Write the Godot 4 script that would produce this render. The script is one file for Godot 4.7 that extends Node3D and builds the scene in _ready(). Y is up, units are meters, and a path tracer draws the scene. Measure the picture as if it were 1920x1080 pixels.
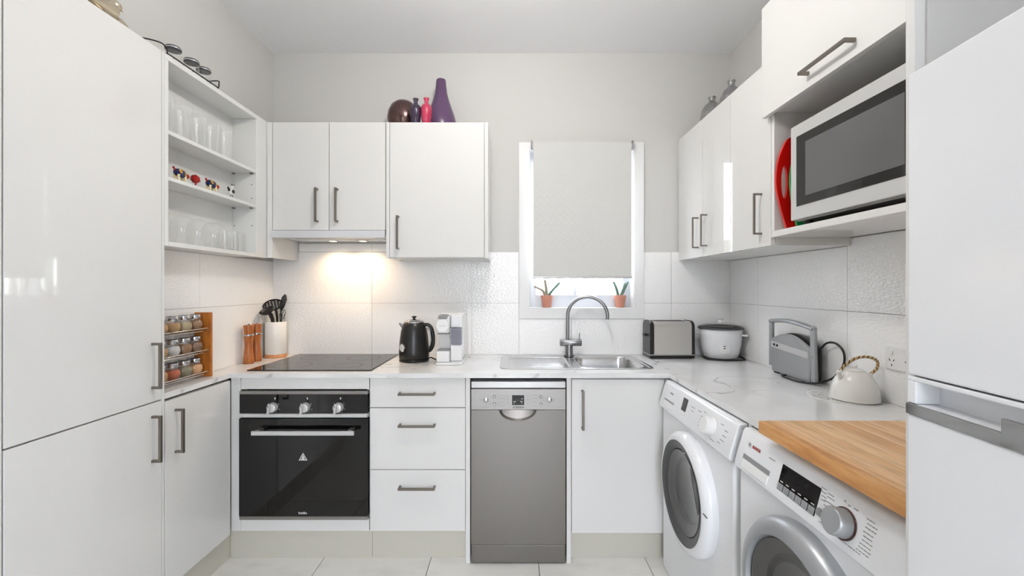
extends Node3D
# A white U-shaped kitchen. y is up, the camera looks along -z; "d" below is the distance in front of the camera (z = -d).

var taken := {}
var M := {}
var boxes := {}

const EYE := 1.30
const WALL_L := -1.442
const WALL_R := 1.317
const WALL_B := 2.57      # depth of the window wall
const CEIL := 2.713
const REAR := -1.3        # depth of the wall behind the camera

func _ready():
	setup_view()
	setup_materials()
	shell()
	window_wall()
	outside()
	left_units()
	base_run()
	upper_run()
	right_run()
	worktop()
	sink_and_tap()
	cooktop_and_oven()
	dishwasher()
	washers()
	microwave_and_boards()
	fridge()
	worktop_things()
	spice_rack()
	shelf_things()
	top_things()
	lamps()

# ------------------------------------------------------------------ camera, sky, light
func setup_view():
	var cam := Camera3D.new()
	cam.name = "camera"
	add_child(cam)
	cam.position = Vector3(0, EYE, 0)
	cam.fov = rad_to_deg(2.0 * atan(540.0 / 800.0))
	cam.near = 0.02
	cam.far = 200.0
	cam.current = true
	var sky_mat := ProceduralSkyMaterial.new()      # bright overcast
	sky_mat.sky_top_color = Color(0.92, 0.95, 1.0)
	sky_mat.sky_horizon_color = Color(0.97, 0.98, 1.0)
	sky_mat.ground_bottom_color = Color(0.62, 0.62, 0.6)
	sky_mat.ground_horizon_color = Color(0.8, 0.8, 0.8)
	sky_mat.sun_angle_max = 1.0
	var sky := Sky.new()
	sky.sky_material = sky_mat
	var env := Environment.new()
	env.background_mode = Environment.BG_SKY
	env.sky = sky
	env.background_energy_multiplier = 13.4
	env.tonemap_mode = Environment.TONE_MAPPER_LINEAR
	env.tonemap_exposure = 1.09
	env.sdfgi_enabled = true
	env.ssao_enabled = true
	env.ssil_enabled = true
	var we := WorldEnvironment.new()
	we.name = "world_environment"
	we.environment = env
	add_child(we)

# ------------------------------------------------------------------ bookkeeping
func numbered(base: String) -> String:
	if not taken.has(base):
		taken[base] = 0
		return base
	taken[base] += 1
	return "%s_%03d" % [base, taken[base]]

func tag(o: Node, label: String, category: String, group := ""):
	o.set_meta("label", label)
	o.set_meta("category", category)
	if group != "":
		o.set_meta("group", group)

func thing(called: String, label: String, category: String, at := Vector3.ZERO, group := "") -> Node3D:
	var o := Node3D.new()
	o.name = numbered(called)
	add_child(o)
	o.position = at
	tag(o, label, category, group)
	return o

func copy_of(o: Node3D, base: String, label: String, at: Vector3, turn := 0.0) -> Node3D:
	var c = o.duplicate()
	c.name = numbered(base)
	add_child(c)
	c.position = at
	c.rotation_degrees.y = turn
	c.set_meta("label", label)
	return c

# a mesh under par, placed in par's own axes
func lp(par: Node3D, called: String, mesh: Mesh, mat: Material, at := Vector3.ZERO, basis := Basis.IDENTITY) -> MeshInstance3D:
	var o := MeshInstance3D.new()
	o.name = numbered(called) if par == self else called
	o.mesh = mesh
	o.material_override = mat
	par.add_child(o, true)
	o.transform = Transform3D(basis, at)
	return o

# the same, placed in the room's axes
func wp(par: Node3D, called: String, mesh: Mesh, mat: Material, at := Vector3.ZERO, basis := Basis.IDENTITY) -> MeshInstance3D:
	var o := lp(par, called, mesh, mat)
	o.transform = par.global_transform.affine_inverse() * Transform3D(basis, at)
	return o

func structure(o: Node, label := ""):
	o.set_meta("kind", "structure")
	if label != "":
		o.set_meta("label", label)

# a box between two corners of the room: x0..x1, y0..y1 and depth d0..d1
func bxd(par: Node3D, called: String, mat: Material, x0: float, x1: float, y0: float, y1: float, d0: float, d1: float, r := 0.0015) -> MeshInstance3D:
	var size := Vector3(x1 - x0, y1 - y0, d1 - d0)
	return wp(par, called, rbox(size, r), mat, Vector3((x0 + x1) / 2, (y0 + y1) / 2, -(d0 + d1) / 2))

func V(x: float, y: float, d: float) -> Vector3:
	return Vector3(x, y, -d)

# ------------------------------------------------------------------ mesh makers
func st_new() -> SurfaceTool:
	var st := SurfaceTool.new()
	st.begin(Mesh.PRIMITIVE_TRIANGLES)
	return st

func tri(st: SurfaceTool, a: Vector3, b: Vector3, c: Vector3, na: Vector3, nb: Vector3, nc: Vector3):
	var n := (b - a).cross(c - a)
	if n.length_squared() < 1e-16:
		return
	if n.dot(na + nb + nc) > 0:
		st.set_normal(na); st.add_vertex(a)
		st.set_normal(nc); st.add_vertex(c)
		st.set_normal(nb); st.add_vertex(b)
	else:
		st.set_normal(na); st.add_vertex(a)
		st.set_normal(nb); st.add_vertex(b)
		st.set_normal(nc); st.add_vertex(c)

func quad(st: SurfaceTool, a: Vector3, b: Vector3, c: Vector3, d: Vector3, n: Vector3):
	tri(st, a, b, c, n, n, n)
	tri(st, a, c, d, n, n, n)

func rbox(size: Vector3, r := 0.002, fine := 1) -> Mesh:
	var key := "%.5f %.5f %.5f %.5f %d" % [size.x, size.y, size.z, r, fine]
	if boxes.has(key):
		return boxes[key]
	var h := size.abs() / 2
	r = minf(r, minf(h.x, minf(h.y, h.z)) * 0.98)
	var st := st_new()
	var lists := []
	for k in 3:
		var l := []
		for i in fine + 1:
			l.append(-h[k] + r * (1.0 - cos(PI / 2 * i / fine)) if fine > 1 else -h[k] + r * i)
		for i in fine + 1:
			l.append(-l[fine - i])
		lists.append(l)
	var inner := h - Vector3(r, r, r)
	for axis in 3:
		var u := (axis + 1) % 3
		var v := (axis + 2) % 3
		for s in [-1.0, 1.0]:
			var grid := []
			for a in lists[u]:
				var row := []
				for b in lists[v]:
					var p := Vector3.ZERO
					p[axis] = s * h[axis]
					p[u] = a
					p[v] = b
					var q := p.clamp(-inner, inner)
					var n := (p - q).normalized()
					if r < 1e-6:
						n = Vector3.ZERO
						n[axis] = s
					row.append([q + n * r, n])
				grid.append(row)
			for i in grid.size() - 1:
				for j in grid[i].size() - 1:
					var A = grid[i][j]
					var B = grid[i + 1][j]
					var C = grid[i + 1][j + 1]
					var D = grid[i][j + 1]
					tri(st, A[0], B[0], C[0], A[1], B[1], C[1])
					tri(st, A[0], C[0], D[0], A[1], C[1], D[1])
	var m := st.commit()
	boxes[key] = m
	return m

# profile: (radius, height) from the bottom up on the outside; turned round y
func lathe(profile: Array, segs := 28, crease := 0.75) -> Mesh:
	var st := st_new()
	var n := profile.size()
	var nor := []
	for i in n - 1:
		var t: Vector2 = (profile[i + 1] - profile[i])
		nor.append(Vector2(t.y, -t.x).normalized())
	for i in n - 1:
		var n0: Vector2 = nor[i]
		var n1: Vector2 = nor[i]
		if i > 0 and nor[i - 1].dot(nor[i]) > crease:
			n0 = (nor[i - 1] + nor[i]).normalized()
		if i < n - 2 and nor[i + 1].dot(nor[i]) > crease:
			n1 = (nor[i + 1] + nor[i]).normalized()
		var p: Vector2 = profile[i]
		var q: Vector2 = profile[i + 1]
		for k in segs:
			var a := TAU * k / segs
			var b := TAU * (k + 1) / segs
			var ca := cos(a); var sa := sin(a); var cb := cos(b); var sb := sin(b)
			var P := Vector3(p.x * ca, p.y, p.x * sa)
			var Q := Vector3(q.x * ca, q.y, q.x * sa)
			var R := Vector3(q.x * cb, q.y, q.x * sb)
			var S := Vector3(p.x * cb, p.y, p.x * sb)
			var nP := Vector3(n0.x * ca, n0.y, n0.x * sa)
			var nQ := Vector3(n1.x * ca, n1.y, n1.x * sa)
			var nR := Vector3(n1.x * cb, n1.y, n1.x * sb)
			var nS := Vector3(n0.x * cb, n0.y, n0.x * sb)
			tri(st, P, Q, R, nP, nQ, nR)
			tri(st, P, R, S, nP, nR, nS)
	return st.commit()

# rings of radius (a across, b up) along a path
func sweep(path: Array, radii: Array, segs := 12, closed := false, up := Vector3.UP) -> Mesh:
	var st := st_new()
	var n := path.size()
	var rings := []
	var side := Vector3.ZERO
	for i in n:
		var t: Vector3
		if closed:
			t = (path[(i + 1) % n] - path[(i + n - 1) % n]).normalized()
		else:
			t = (path[mini(i + 1, n - 1)] - path[maxi(i - 1, 0)]).normalized()
		var want := t.cross(up)
		if want.length() > 0.08:
			want = want.normalized()
			if side != Vector3.ZERO and want.dot(side) < 0:
				want = -want
			side = want
		elif side == Vector3.ZERO:
			side = t.cross(Vector3.RIGHT).normalized()
		side = (side - t * side.dot(t)).normalized()
		var over := side.cross(t).normalized()
		var r = radii[mini(i, radii.size() - 1)]
		var rr: Vector2 = r if r is Vector2 else Vector2(r, r)
		var ring := []
		for k in segs:
			var a := TAU * k / segs
			var nn := (side * cos(a) / maxf(rr.x, 1e-5) + over * sin(a) / maxf(rr.y, 1e-5)).normalized()
			ring.append([path[i] + side * cos(a) * rr.x + over * sin(a) * rr.y, nn])
		rings.append(ring)
	for i in (n if closed else n - 1):
		var A = rings[i]
		var B = rings[(i + 1) % n]
		for k in segs:
			var l := (k + 1) % segs
			tri(st, A[k][0], B[k][0], B[l][0], A[k][1], B[k][1], B[l][1])
			tri(st, A[k][0], B[l][0], A[l][0], A[k][1], B[l][1], A[l][1])
	if not closed:
		for e in [0, n - 1]:
			var out: Vector3 = (path[0] - path[1]).normalized() if e == 0 else (path[n - 1] - path[n - 2]).normalized()
			for k in segs:
				tri(st, path[e], rings[e][k][0], rings[e][(k + 1) % segs][0], out, out, out)
	return st.commit()

func tube(path: Array, r: float, segs := 10, closed := false) -> Mesh:
	return sweep(path, [r], segs, closed)

# a smooth curve through points
func curve(points: Array, steps := 8) -> Array:
	var out := []
	var n := points.size()
	for i in n - 1:
		var p0 = points[maxi(i - 1, 0)]
		var p1 = points[i]
		var p2 = points[i + 1]
		var p3 = points[mini(i + 2, n - 1)]
		for k in steps:
			var t := float(k) / steps
			out.append(0.5 * ((2.0 * p1) + (p2 - p0) * t + (2.0 * p0 - 5.0 * p1 + 4.0 * p2 - p3) * t * t + (3.0 * p1 - p0 - 3.0 * p2 + p3) * t * t * t))
	out.append(points[n - 1])
	return out

# the same with rings of changing radius, both eased along the way
func soft_sweep(points: Array, radii: Array, steps := 5, segs := 24) -> Mesh:
	var r3 := []
	for r in radii:
		r3.append(Vector3(r.x, r.y, 0))
	var rr := []
	for r in curve(r3, steps):
		rr.append(Vector2(maxf(r.x, 0.0004), maxf(r.y, 0.0004)))
	return sweep(curve(points, steps), rr, segs)

# a flat outline (x, y) given thickness along z, centred; bevel rounds the two rims
func slab(poly: Array, thick: float, bevel := 0.0) -> Mesh:
	var st := st_new()
	var pts := PackedVector2Array(poly)
	if Geometry2D.is_polygon_clockwise(pts):
		pts.reverse()
	var n := pts.size()
	var nor := []
	for i in n:
		var e := (pts[(i + 1) % n] - pts[i]).normalized()
		nor.append(Vector2(e.y, -e.x))
	var vn := []       # the mean outward normal at a point, and how far to pull in
	for i in n:
		vn.append((nor[(i + n - 1) % n] + nor[i]).normalized())
	var inset := PackedVector2Array()
	for i in n:
		inset.append(pts[i] - vn[i] * bevel)
	var h := thick / 2
	for s in [-1.0, 1.0]:
		var idx := Geometry2D.triangulate_polygon(inset)
		var nn := Vector3(0, 0, s)
		for k in range(0, idx.size(), 3):
			var a := inset[idx[k]]; var b := inset[idx[k + 1]]; var c := inset[idx[k + 2]]
			tri(st, Vector3(a.x, a.y, s * h), Vector3(b.x, b.y, s * h), Vector3(c.x, c.y, s * h), nn, nn, nn)
	for i in n:
		var j := (i + 1) % n
		var ni: Vector2 = nor[i]
		var na: Vector2 = vn[i] if nor[(i + n - 1) % n].dot(nor[i]) > 0.8 else ni
		var nb: Vector2 = vn[j] if nor[j].dot(nor[i]) > 0.8 else ni
		var A := Vector3(na.x, na.y, 0); var B := Vector3(nb.x, nb.y, 0)
		var z0 := -h + bevel
		var z1 := h - bevel
		var p := pts[i]; var q := pts[j]
		tri(st, Vector3(p.x, p.y, z0), Vector3(q.x, q.y, z0), Vector3(q.x, q.y, z1), A, B, B)
		tri(st, Vector3(p.x, p.y, z0), Vector3(q.x, q.y, z1), Vector3(p.x, p.y, z1), A, B, A)
		if bevel > 0:
			var pi := inset[i]; var qi := inset[j]
			for s in [-1.0, 1.0]:
				var bn := Vector3(ni.x, ni.y, s).normalized()
				quad(st, Vector3(p.x, p.y, s * (h - bevel)), Vector3(q.x, q.y, s * (h - bevel)), Vector3(qi.x, qi.y, s * h), Vector3(pi.x, pi.y, s * h), bn)
	return st.commit()

# a slab cut on a grid of lines us x vs, open where the mask row holds a '.'; w0..w1 thick along the third axis. axes: "xy" or "xz"
func cells(us: Array, vs: Array, mask: Array, w0: float, w1: float, axes := "xy") -> Mesh:
	var st := st_new()
	var at := func(u, v, w): return Vector3(u, v, w) if axes == "xy" else Vector3(u, w, v)
	var nu := us.size() - 1
	var nv := vs.size() - 1
	var full := func(i, j): return i >= 0 and j >= 0 and i < nu and j < nv and mask[j][i] != "."
	for j in nv:
		for i in nu:
			if not full.call(i, j):
				continue
			var u0 = us[i]; var u1 = us[i + 1]; var v0 = vs[j]; var v1 = vs[j + 1]
			for w in [w0, w1]:
				quad(st, at.call(u0, v0, w), at.call(u1, v0, w), at.call(u1, v1, w), at.call(u0, v1, w), at.call(0, 0, signf(w - (w0 + w1) / 2)))
			if not full.call(i - 1, j): quad(st, at.call(u0, v0, w0), at.call(u0, v1, w0), at.call(u0, v1, w1), at.call(u0, v0, w1), at.call(-1.0 if u1 > u0 else 1.0, 0, 0))
			if not full.call(i + 1, j): quad(st, at.call(u1, v0, w0), at.call(u1, v1, w0), at.call(u1, v1, w1), at.call(u1, v0, w1), at.call(1.0 if u1 > u0 else -1.0, 0, 0))
			if not full.call(i, j - 1): quad(st, at.call(u0, v0, w0), at.call(u1, v0, w0), at.call(u1, v0, w1), at.call(u0, v0, w1), at.call(0, -1.0 if v1 > v0 else 1.0, 0))
			if not full.call(i, j + 1): quad(st, at.call(u0, v1, w0), at.call(u1, v1, w0), at.call(u1, v1, w1), at.call(u0, v1, w1), at.call(0, 1.0 if v1 > v0 else -1.0, 0))
	return st.commit()

func round_rect(w: float, h: float, r: float, steps := 5) -> Array:
	var out := []
	for c in [[1, 1, 0.0], [-1, 1, 90.0], [-1, -1, 180.0], [1, -1, 270.0]]:
		for k in steps + 1:
			var a := deg_to_rad(c[2] + 90.0 * k / steps)
			out.append(Vector2(c[0] * (w / 2 - r) + cos(a) * r, c[1] * (h / 2 - r) + sin(a) * r))
	return out

func ellipse(rx: float, ry: float, n := 20) -> Array:
	var out := []
	for k in n:
		out.append(Vector2(cos(TAU * k / n) * rx, sin(TAU * k / n) * ry))
	return out

func ball(rx: float, ry: float, rz: float, n := 14) -> Mesh:
	var st := st_new()
	for i in n:
		for k in 2 * n:
			var c := []
			for q in [[i, k], [i + 1, k], [i + 1, k + 1], [i, k + 1]]:
				var a: float = PI * q[0] / n - PI / 2
				var b: float = PI * q[1] / n
				var u := Vector3(cos(a) * cos(b), sin(a), cos(a) * sin(b))
				c.append([Vector3(u.x * rx, u.y * ry, u.z * rz), Vector3(u.x / rx, u.y / ry, u.z / rz).normalized()])
			tri(st, c[0][0], c[1][0], c[2][0], c[0][1], c[1][1], c[2][1])
			tri(st, c[0][0], c[2][0], c[3][0], c[0][1], c[2][1], c[3][1])
	return st.commit()

func letters(text: String, tall: float, serif := false, bold := false) -> Mesh:
	var f := SystemFont.new()
	f.font_names = PackedStringArray(["Droid Serif" if serif else "Droid Sans"])
	f.font_weight = 700 if bold else 400
	var t := TextMesh.new()
	t.text = text
	t.font = f
	t.font_size = 48
	t.pixel_size = tall / 34.0
	t.depth = 0.0006
	t.curve_step = 2.0
	return t

# bar handle: a U bent from square bar, "along" is the grip, "out" leaves the door
func handle(par: Node3D, from: Vector3, to: Vector3, out: Vector3, mat: Material = null, reach := 0.034, thick := 0.011):
	var L := from.distance_to(to)
	var x := (to - from).normalized()
	var t := thick * 0.8
	var poly := [Vector2(0, 0), Vector2(0, reach), Vector2(L, reach), Vector2(L, 0), Vector2(L - t, 0), Vector2(L - t, reach - t), Vector2(t, reach - t), Vector2(t, 0)]
	var o := wp(par, "handle", slab(poly, thick, 0.001), mat if mat else M.nickel, from, Basis(x, out, x.cross(out)))
	o.set_meta("label", "slim brushed nickel bar handle")
	return o

# ------------------------------------------------------------------ materials
func mat(color: Color, rough: float, metal := 0.0, spec := 0.5) -> StandardMaterial3D:
	var m := StandardMaterial3D.new()
	m.albedo_color = color
	m.roughness = rough
	m.metallic = metal
	m.metallic_specular = spec
	return m

func noise_image(size: int, freq: float, oct := 3, seed_ := 1, kind := FastNoiseLite.TYPE_SIMPLEX_SMOOTH) -> Image:
	var n := FastNoiseLite.new()
	n.noise_type = kind
	n.seed = seed_
	n.frequency = freq
	n.fractal_octaves = oct
	return n.get_seamless_image(size, size)

func normal_texture(size: int, freq: float, strength: float, oct := 3, seed_ := 1) -> Texture2D:
	var im := noise_image(size, freq, oct, seed_)
	im.bump_map_to_normal_map(strength)
	return ImageTexture.create_from_image(im)

func ramp_texture(im: Image, a: Color, b: Color, c: Color) -> Texture2D:
	var out := Image.create(im.get_width(), im.get_height(), false, Image.FORMAT_RGB8)
	for y in im.get_height():
		for x in im.get_width():
			var v := im.get_pixel(x, y).r
			out.set_pixel(x, y, a.lerp(b, v * 2.0) if v < 0.5 else b.lerp(c, v * 2.0 - 1.0))
	return ImageTexture.create_from_image(out)

func triplanar(m: StandardMaterial3D, scale: Vector3, world := true):
	m.uv1_triplanar = true
	m.uv1_world_triplanar = world
	m.uv1_scale = scale

func wood(dark: Color, mid: Color, light: Color, scale: Vector3, seed_: int, rough := 0.45) -> StandardMaterial3D:
	var m := mat(Color.WHITE, rough)
	m.albedo_texture = ramp_texture(noise_image(128, 0.03, 4, seed_), dark, mid, light)
	triplanar(m, scale, false)
	return m

func setup_materials():
	M.wall = mat(Color(0.815, 0.81, 0.80), 0.85)
	M.ceiling = mat(Color(0.96, 0.96, 0.965), 0.9)
	M.gloss = mat(Color(0.875, 0.872, 0.865), 0.035)            # lacquered fronts
	M.carcass = mat(Color(0.88, 0.88, 0.87), 0.35)
	M.kick = mat(Color(0.80, 0.785, 0.74), 0.5)
	M.trim = mat(Color(0.89, 0.89, 0.89), 0.4)
	M.upvc = mat(Color(0.80, 0.81, 0.83), 0.3)
	M.nickel = mat(Color(0.50, 0.475, 0.445), 0.36, 0.9)
	M.chrome = mat(Color(0.78, 0.78, 0.79), 0.12, 1.0)
	M.steel = mat(Color(0.80, 0.80, 0.80), 0.25, 1.0)        # brushed stainless
	M.steel_soft = mat(Color(0.61, 0.60, 0.59), 0.42, 1.0)
	M.fridge_chrome = mat(Color(0.64, 0.64, 0.64), 0.08, 1.0)
	M.hood_fascia = mat(Color(0.84, 0.845, 0.86), 0.3, 0.15)
	M.mesh_screen = mat(Color(0.36, 0.36, 0.365), 0.12)
	M.toaster_steel = mat(Color(0.80, 0.79, 0.775), 0.3, 0.7)
	M.tap = mat(Color(0.56, 0.56, 0.565), 0.3, 1.0)
	M.steel_dark = mat(Color(0.50, 0.485, 0.47), 0.36, 1.0)
	M.silver_paint = mat(Color(0.66, 0.67, 0.68), 0.35, 0.55)
	M.silver_light = mat(Color(0.80, 0.80, 0.80), 0.3, 0.35)
	M.black_glass = mat(Color(0.035, 0.033, 0.032), 0.04)
	M.black = mat(Color(0.045, 0.045, 0.047), 0.4)
	M.black_satin = mat(Color(0.085, 0.085, 0.087), 0.32)
	M.dark_grey = mat(Color(0.23, 0.23, 0.235), 0.35)
	M.white_plastic = mat(Color(0.91, 0.91, 0.91), 0.22)
	M.white_enamel = mat(Color(0.90, 0.905, 0.915), 0.16)
	M.grey_print = mat(Color(0.52, 0.52, 0.53), 0.5)
	M.grey_plastic = mat(Color(0.55, 0.55, 0.56), 0.35)
	M.red_print = mat(Color(0.62, 0.1, 0.12), 0.5)
	M.white_print = mat(Color(0.88, 0.88, 0.87), 0.5)
	M.red_board = mat(Color(0.80, 0.045, 0.03), 0.3)
	M.green_board = mat(Color(0.05, 0.55, 0.28), 0.3)
	M.terracotta = mat(Color(0.75, 0.52, 0.44), 0.8)
	M.soil = mat(Color(0.22, 0.16, 0.12), 0.95)
	M.cactus = mat(Color(0.36, 0.49, 0.45), 0.6)
	M.cactus_pale = mat(Color(0.60, 0.56, 0.49), 0.6)
	M.spine = mat(Color(0.85, 0.82, 0.74), 0.6)
	M.purple = mat(Color(0.36, 0.26, 0.39), 0.3)
	M.brown_metal = mat(Color(0.40, 0.31, 0.30), 0.22, 0.75)
	M.pewter = mat(Color(0.68, 0.68, 0.68), 0.14, 1.0)
	M.gold = mat(Color(0.84, 0.79, 0.70), 0.25, 0.9)
	M.wire = mat(Color(0.05, 0.045, 0.045), 0.45)
	M.ceramic = mat(Color(0.92, 0.915, 0.90), 0.25)
	M.cord = mat(Color(0.06, 0.06, 0.065), 0.5)
	M.pale_fence = mat(Color(0.55, 0.53, 0.47), 0.9)
	M.green_fence = mat(Color(0.47, 0.50, 0.44), 0.9)
	M.paving = mat(Color(0.62, 0.61, 0.59), 0.95)
	# blind: woven cloth that lets a little daylight through
	M.blind = mat(Color(0.82, 0.82, 0.81), 0.9)
	M.blind.backlight = Color(0.10, 0.10, 0.10)
	M.blind.normal_enabled = true
	M.blind.normal_texture = normal_texture(128, 0.2, 3.0, 2, 5)
	M.blind.normal_scale = 0.25
	triplanar(M.blind, Vector3(24, 1.2, 24))
	# clear glass
	M.glass = mat(Color(0.93, 0.95, 0.95, 0.015), 0.02)
	M.glass.transparency = BaseMaterial3D.TRANSPARENCY_ALPHA
	M.tumbler = mat(Color(0.88, 0.9, 0.9, 0.055), 0.03, 0.0, 0.7)
	M.tumbler.transparency = BaseMaterial3D.TRANSPARENCY_ALPHA
	M.jar_glass = mat(Color(0.8, 0.8, 0.8, 0.05), 0.02, 0.0, 0.6)
	M.jar_glass.transparency = BaseMaterial3D.TRANSPARENCY_ALPHA
	M.smoke_glass = mat(Color(0.16, 0.16, 0.165, 0.6), 0.04)
	M.smoke_glass.transparency = BaseMaterial3D.TRANSPARENCY_ALPHA
	M.jug = mat(Color(0.62, 0.62, 0.68, 0.55), 0.08)
	M.jug.transparency = BaseMaterial3D.TRANSPARENCY_ALPHA
	M.pink_glass = mat(Color(0.80, 0.10, 0.33, 0.72), 0.05, 0.0, 0.7)
	M.pink_glass.transparency = BaseMaterial3D.TRANSPARENCY_ALPHA
	M.violet_glass = mat(Color(0.20, 0.13, 0.25, 0.86), 0.05, 0.0, 0.7)
	M.violet_glass.transparency = BaseMaterial3D.TRANSPARENCY_ALPHA
	# glazed wall tile with a rippled face
	M.tile = mat(Color(0.95, 0.95, 0.95), 0.13)
	M.tile.normal_enabled = true
	M.tile.normal_texture = normal_texture(512, 0.035, 7.0, 2, 11)
	M.tile.normal_scale = 0.3
	triplanar(M.tile, Vector3(2.6, 5.2, 2.6))
	M.grout = mat(Color(0.74, 0.72, 0.70), 0.9)
	# floor tile, cream porcelain with a faint cloud
	for k in 3:
		var m := mat(Color.WHITE, 0.28)
		var c := Color(0.905 + 0.008 * k, 0.898 + 0.008 * k, 0.88 + 0.008 * k)
		m.albedo_texture = ramp_texture(noise_image(128, 0.02, 4, 40 + k), c.darkened(0.05), c, c.lightened(0.06))
		triplanar(m, Vector3(1.3, 1.3, 2.4))
		M["floor_%d" % k] = m
	M.floor_grout = mat(Color(0.36, 0.34, 0.31), 0.9)
	M.marble = marble()
	# bamboo strips
	for k in 5:
		var tone: Color = [Color(0.88, 0.715, 0.53), Color(0.855, 0.67, 0.47), Color(0.90, 0.75, 0.57), Color(0.83, 0.63, 0.43), Color(0.885, 0.725, 0.55)][k]
		M["bamboo_%d" % k] = wood(tone.darkened(0.16), tone, tone.lightened(0.12), Vector3(14, 6, 1.6), 60 + k, 0.4)
	M.bamboo_edge = wood(Color(0.70, 0.48, 0.26), Color(0.79, 0.57, 0.34), Color(0.84, 0.64, 0.41), Vector3(5, 9, 1.4), 71, 0.4)
	M.rack_wood = wood(Color(0.58, 0.32, 0.10), Color(0.69, 0.41, 0.15), Color(0.75, 0.48, 0.20), Vector3(8, 2, 8), 72, 0.4)
	M.mill_wood = wood(Color(0.52, 0.27, 0.11), Color(0.65, 0.37, 0.17), Color(0.74, 0.48, 0.26), Vector3(12, 3, 12), 73, 0.3)
	M.base_wood = wood(Color(0.70, 0.45, 0.27), Color(0.79, 0.55, 0.36), Color(0.84, 0.62, 0.44), Vector3(9, 9, 9), 74, 0.5)
	M.rope = mat(Color(0.80, 0.71, 0.54), 0.7)
	M.rope_dark = mat(Color(0.48, 0.34, 0.21), 0.7)
	for s in [["tan", Color(0.70, 0.54, 0.34)], ["olive", Color(0.66, 0.59, 0.45)], ["brown", Color(0.56, 0.40, 0.25)], ["salt", Color(0.84, 0.84, 0.84)], ["umber", Color(0.48, 0.34, 0.22)], ["paprika", Color(0.70, 0.33, 0.17)], ["herb", Color(0.50, 0.47, 0.36)], ["ginger", Color(0.82, 0.62, 0.42)]]:
		var m := mat(Color.WHITE, 0.9)
		var c: Color = s[1]
		m.albedo_texture = ramp_texture(noise_image(64, 0.12, 2, 90), c.darkened(0.22), c, c.lightened(0.14))
		triplanar(m, Vector3(30, 30, 30), false)
		M["spice_" + s[0]] = m
	M.lamp_glow = mat(Color(1.0, 0.95, 0.86), 0.5)
	M.lamp_glow.emission_enabled = true
	M.lamp_glow.emission = Color(1.0, 0.90, 0.74)
	M.lamp_glow.emission_energy_multiplier = 4.0
	M.down_glow = mat(Color(1.0, 0.98, 0.95), 0.5)
	M.down_glow.emission_enabled = true
	M.down_glow.emission = Color(1.0, 0.985, 0.96)
	M.down_glow.emission_energy_multiplier = 4.0

# white engineered stone with soft grey veins
func marble() -> StandardMaterial3D:
	var size := 512
	var im := Image.create(size, size, false, Image.FORMAT_RGB8)
	var warp := noise_image(size, 0.006, 4, 21)
	var warp2 := noise_image(size, 0.014, 3, 22)
	var cloud := noise_image(size, 0.01, 3, 23)
	var base := Color(0.885, 0.885, 0.885)
	for y in size:
		for x in size:
			var w := warp.get_pixel(x, y).r - 0.5
			var w2 := warp2.get_pixel(x, y).r - 0.5
			var u := fposmod(float(x) / size + 2.0 * float(y) / size + w * 0.75 + w2 * 0.12, 1.0)
			var line := exp(-pow((u - 0.5) / 0.02, 2.0)) * clampf(0.7 + w2 * 1.5, 0.0, 1.0)
			var u2 := fposmod(2.0 * float(x) / size - float(y) / size + w * 1.2, 1.0)
			line += 0.45 * exp(-pow((u2 - 0.5) / 0.035, 2.0)) * clampf(0.3 + w2 * 2.0, 0.0, 1.0)
			var c := base.lerp(Color(0.60, 0.595, 0.59), clampf(line, 0, 1) * 0.62)
			im.set_pixel(x, y, c.darkened((cloud.get_pixel(x, y).r - 0.5) * 0.05))
	var m := mat(Color.WHITE, 0.16)
	m.albedo_texture = ImageTexture.create_from_image(im)
	triplanar(m, Vector3(0.8, 0.8, 0.8))
	m.uv1_offset = Vector3(0.31, 0.2, 0.12)
	return m

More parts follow.
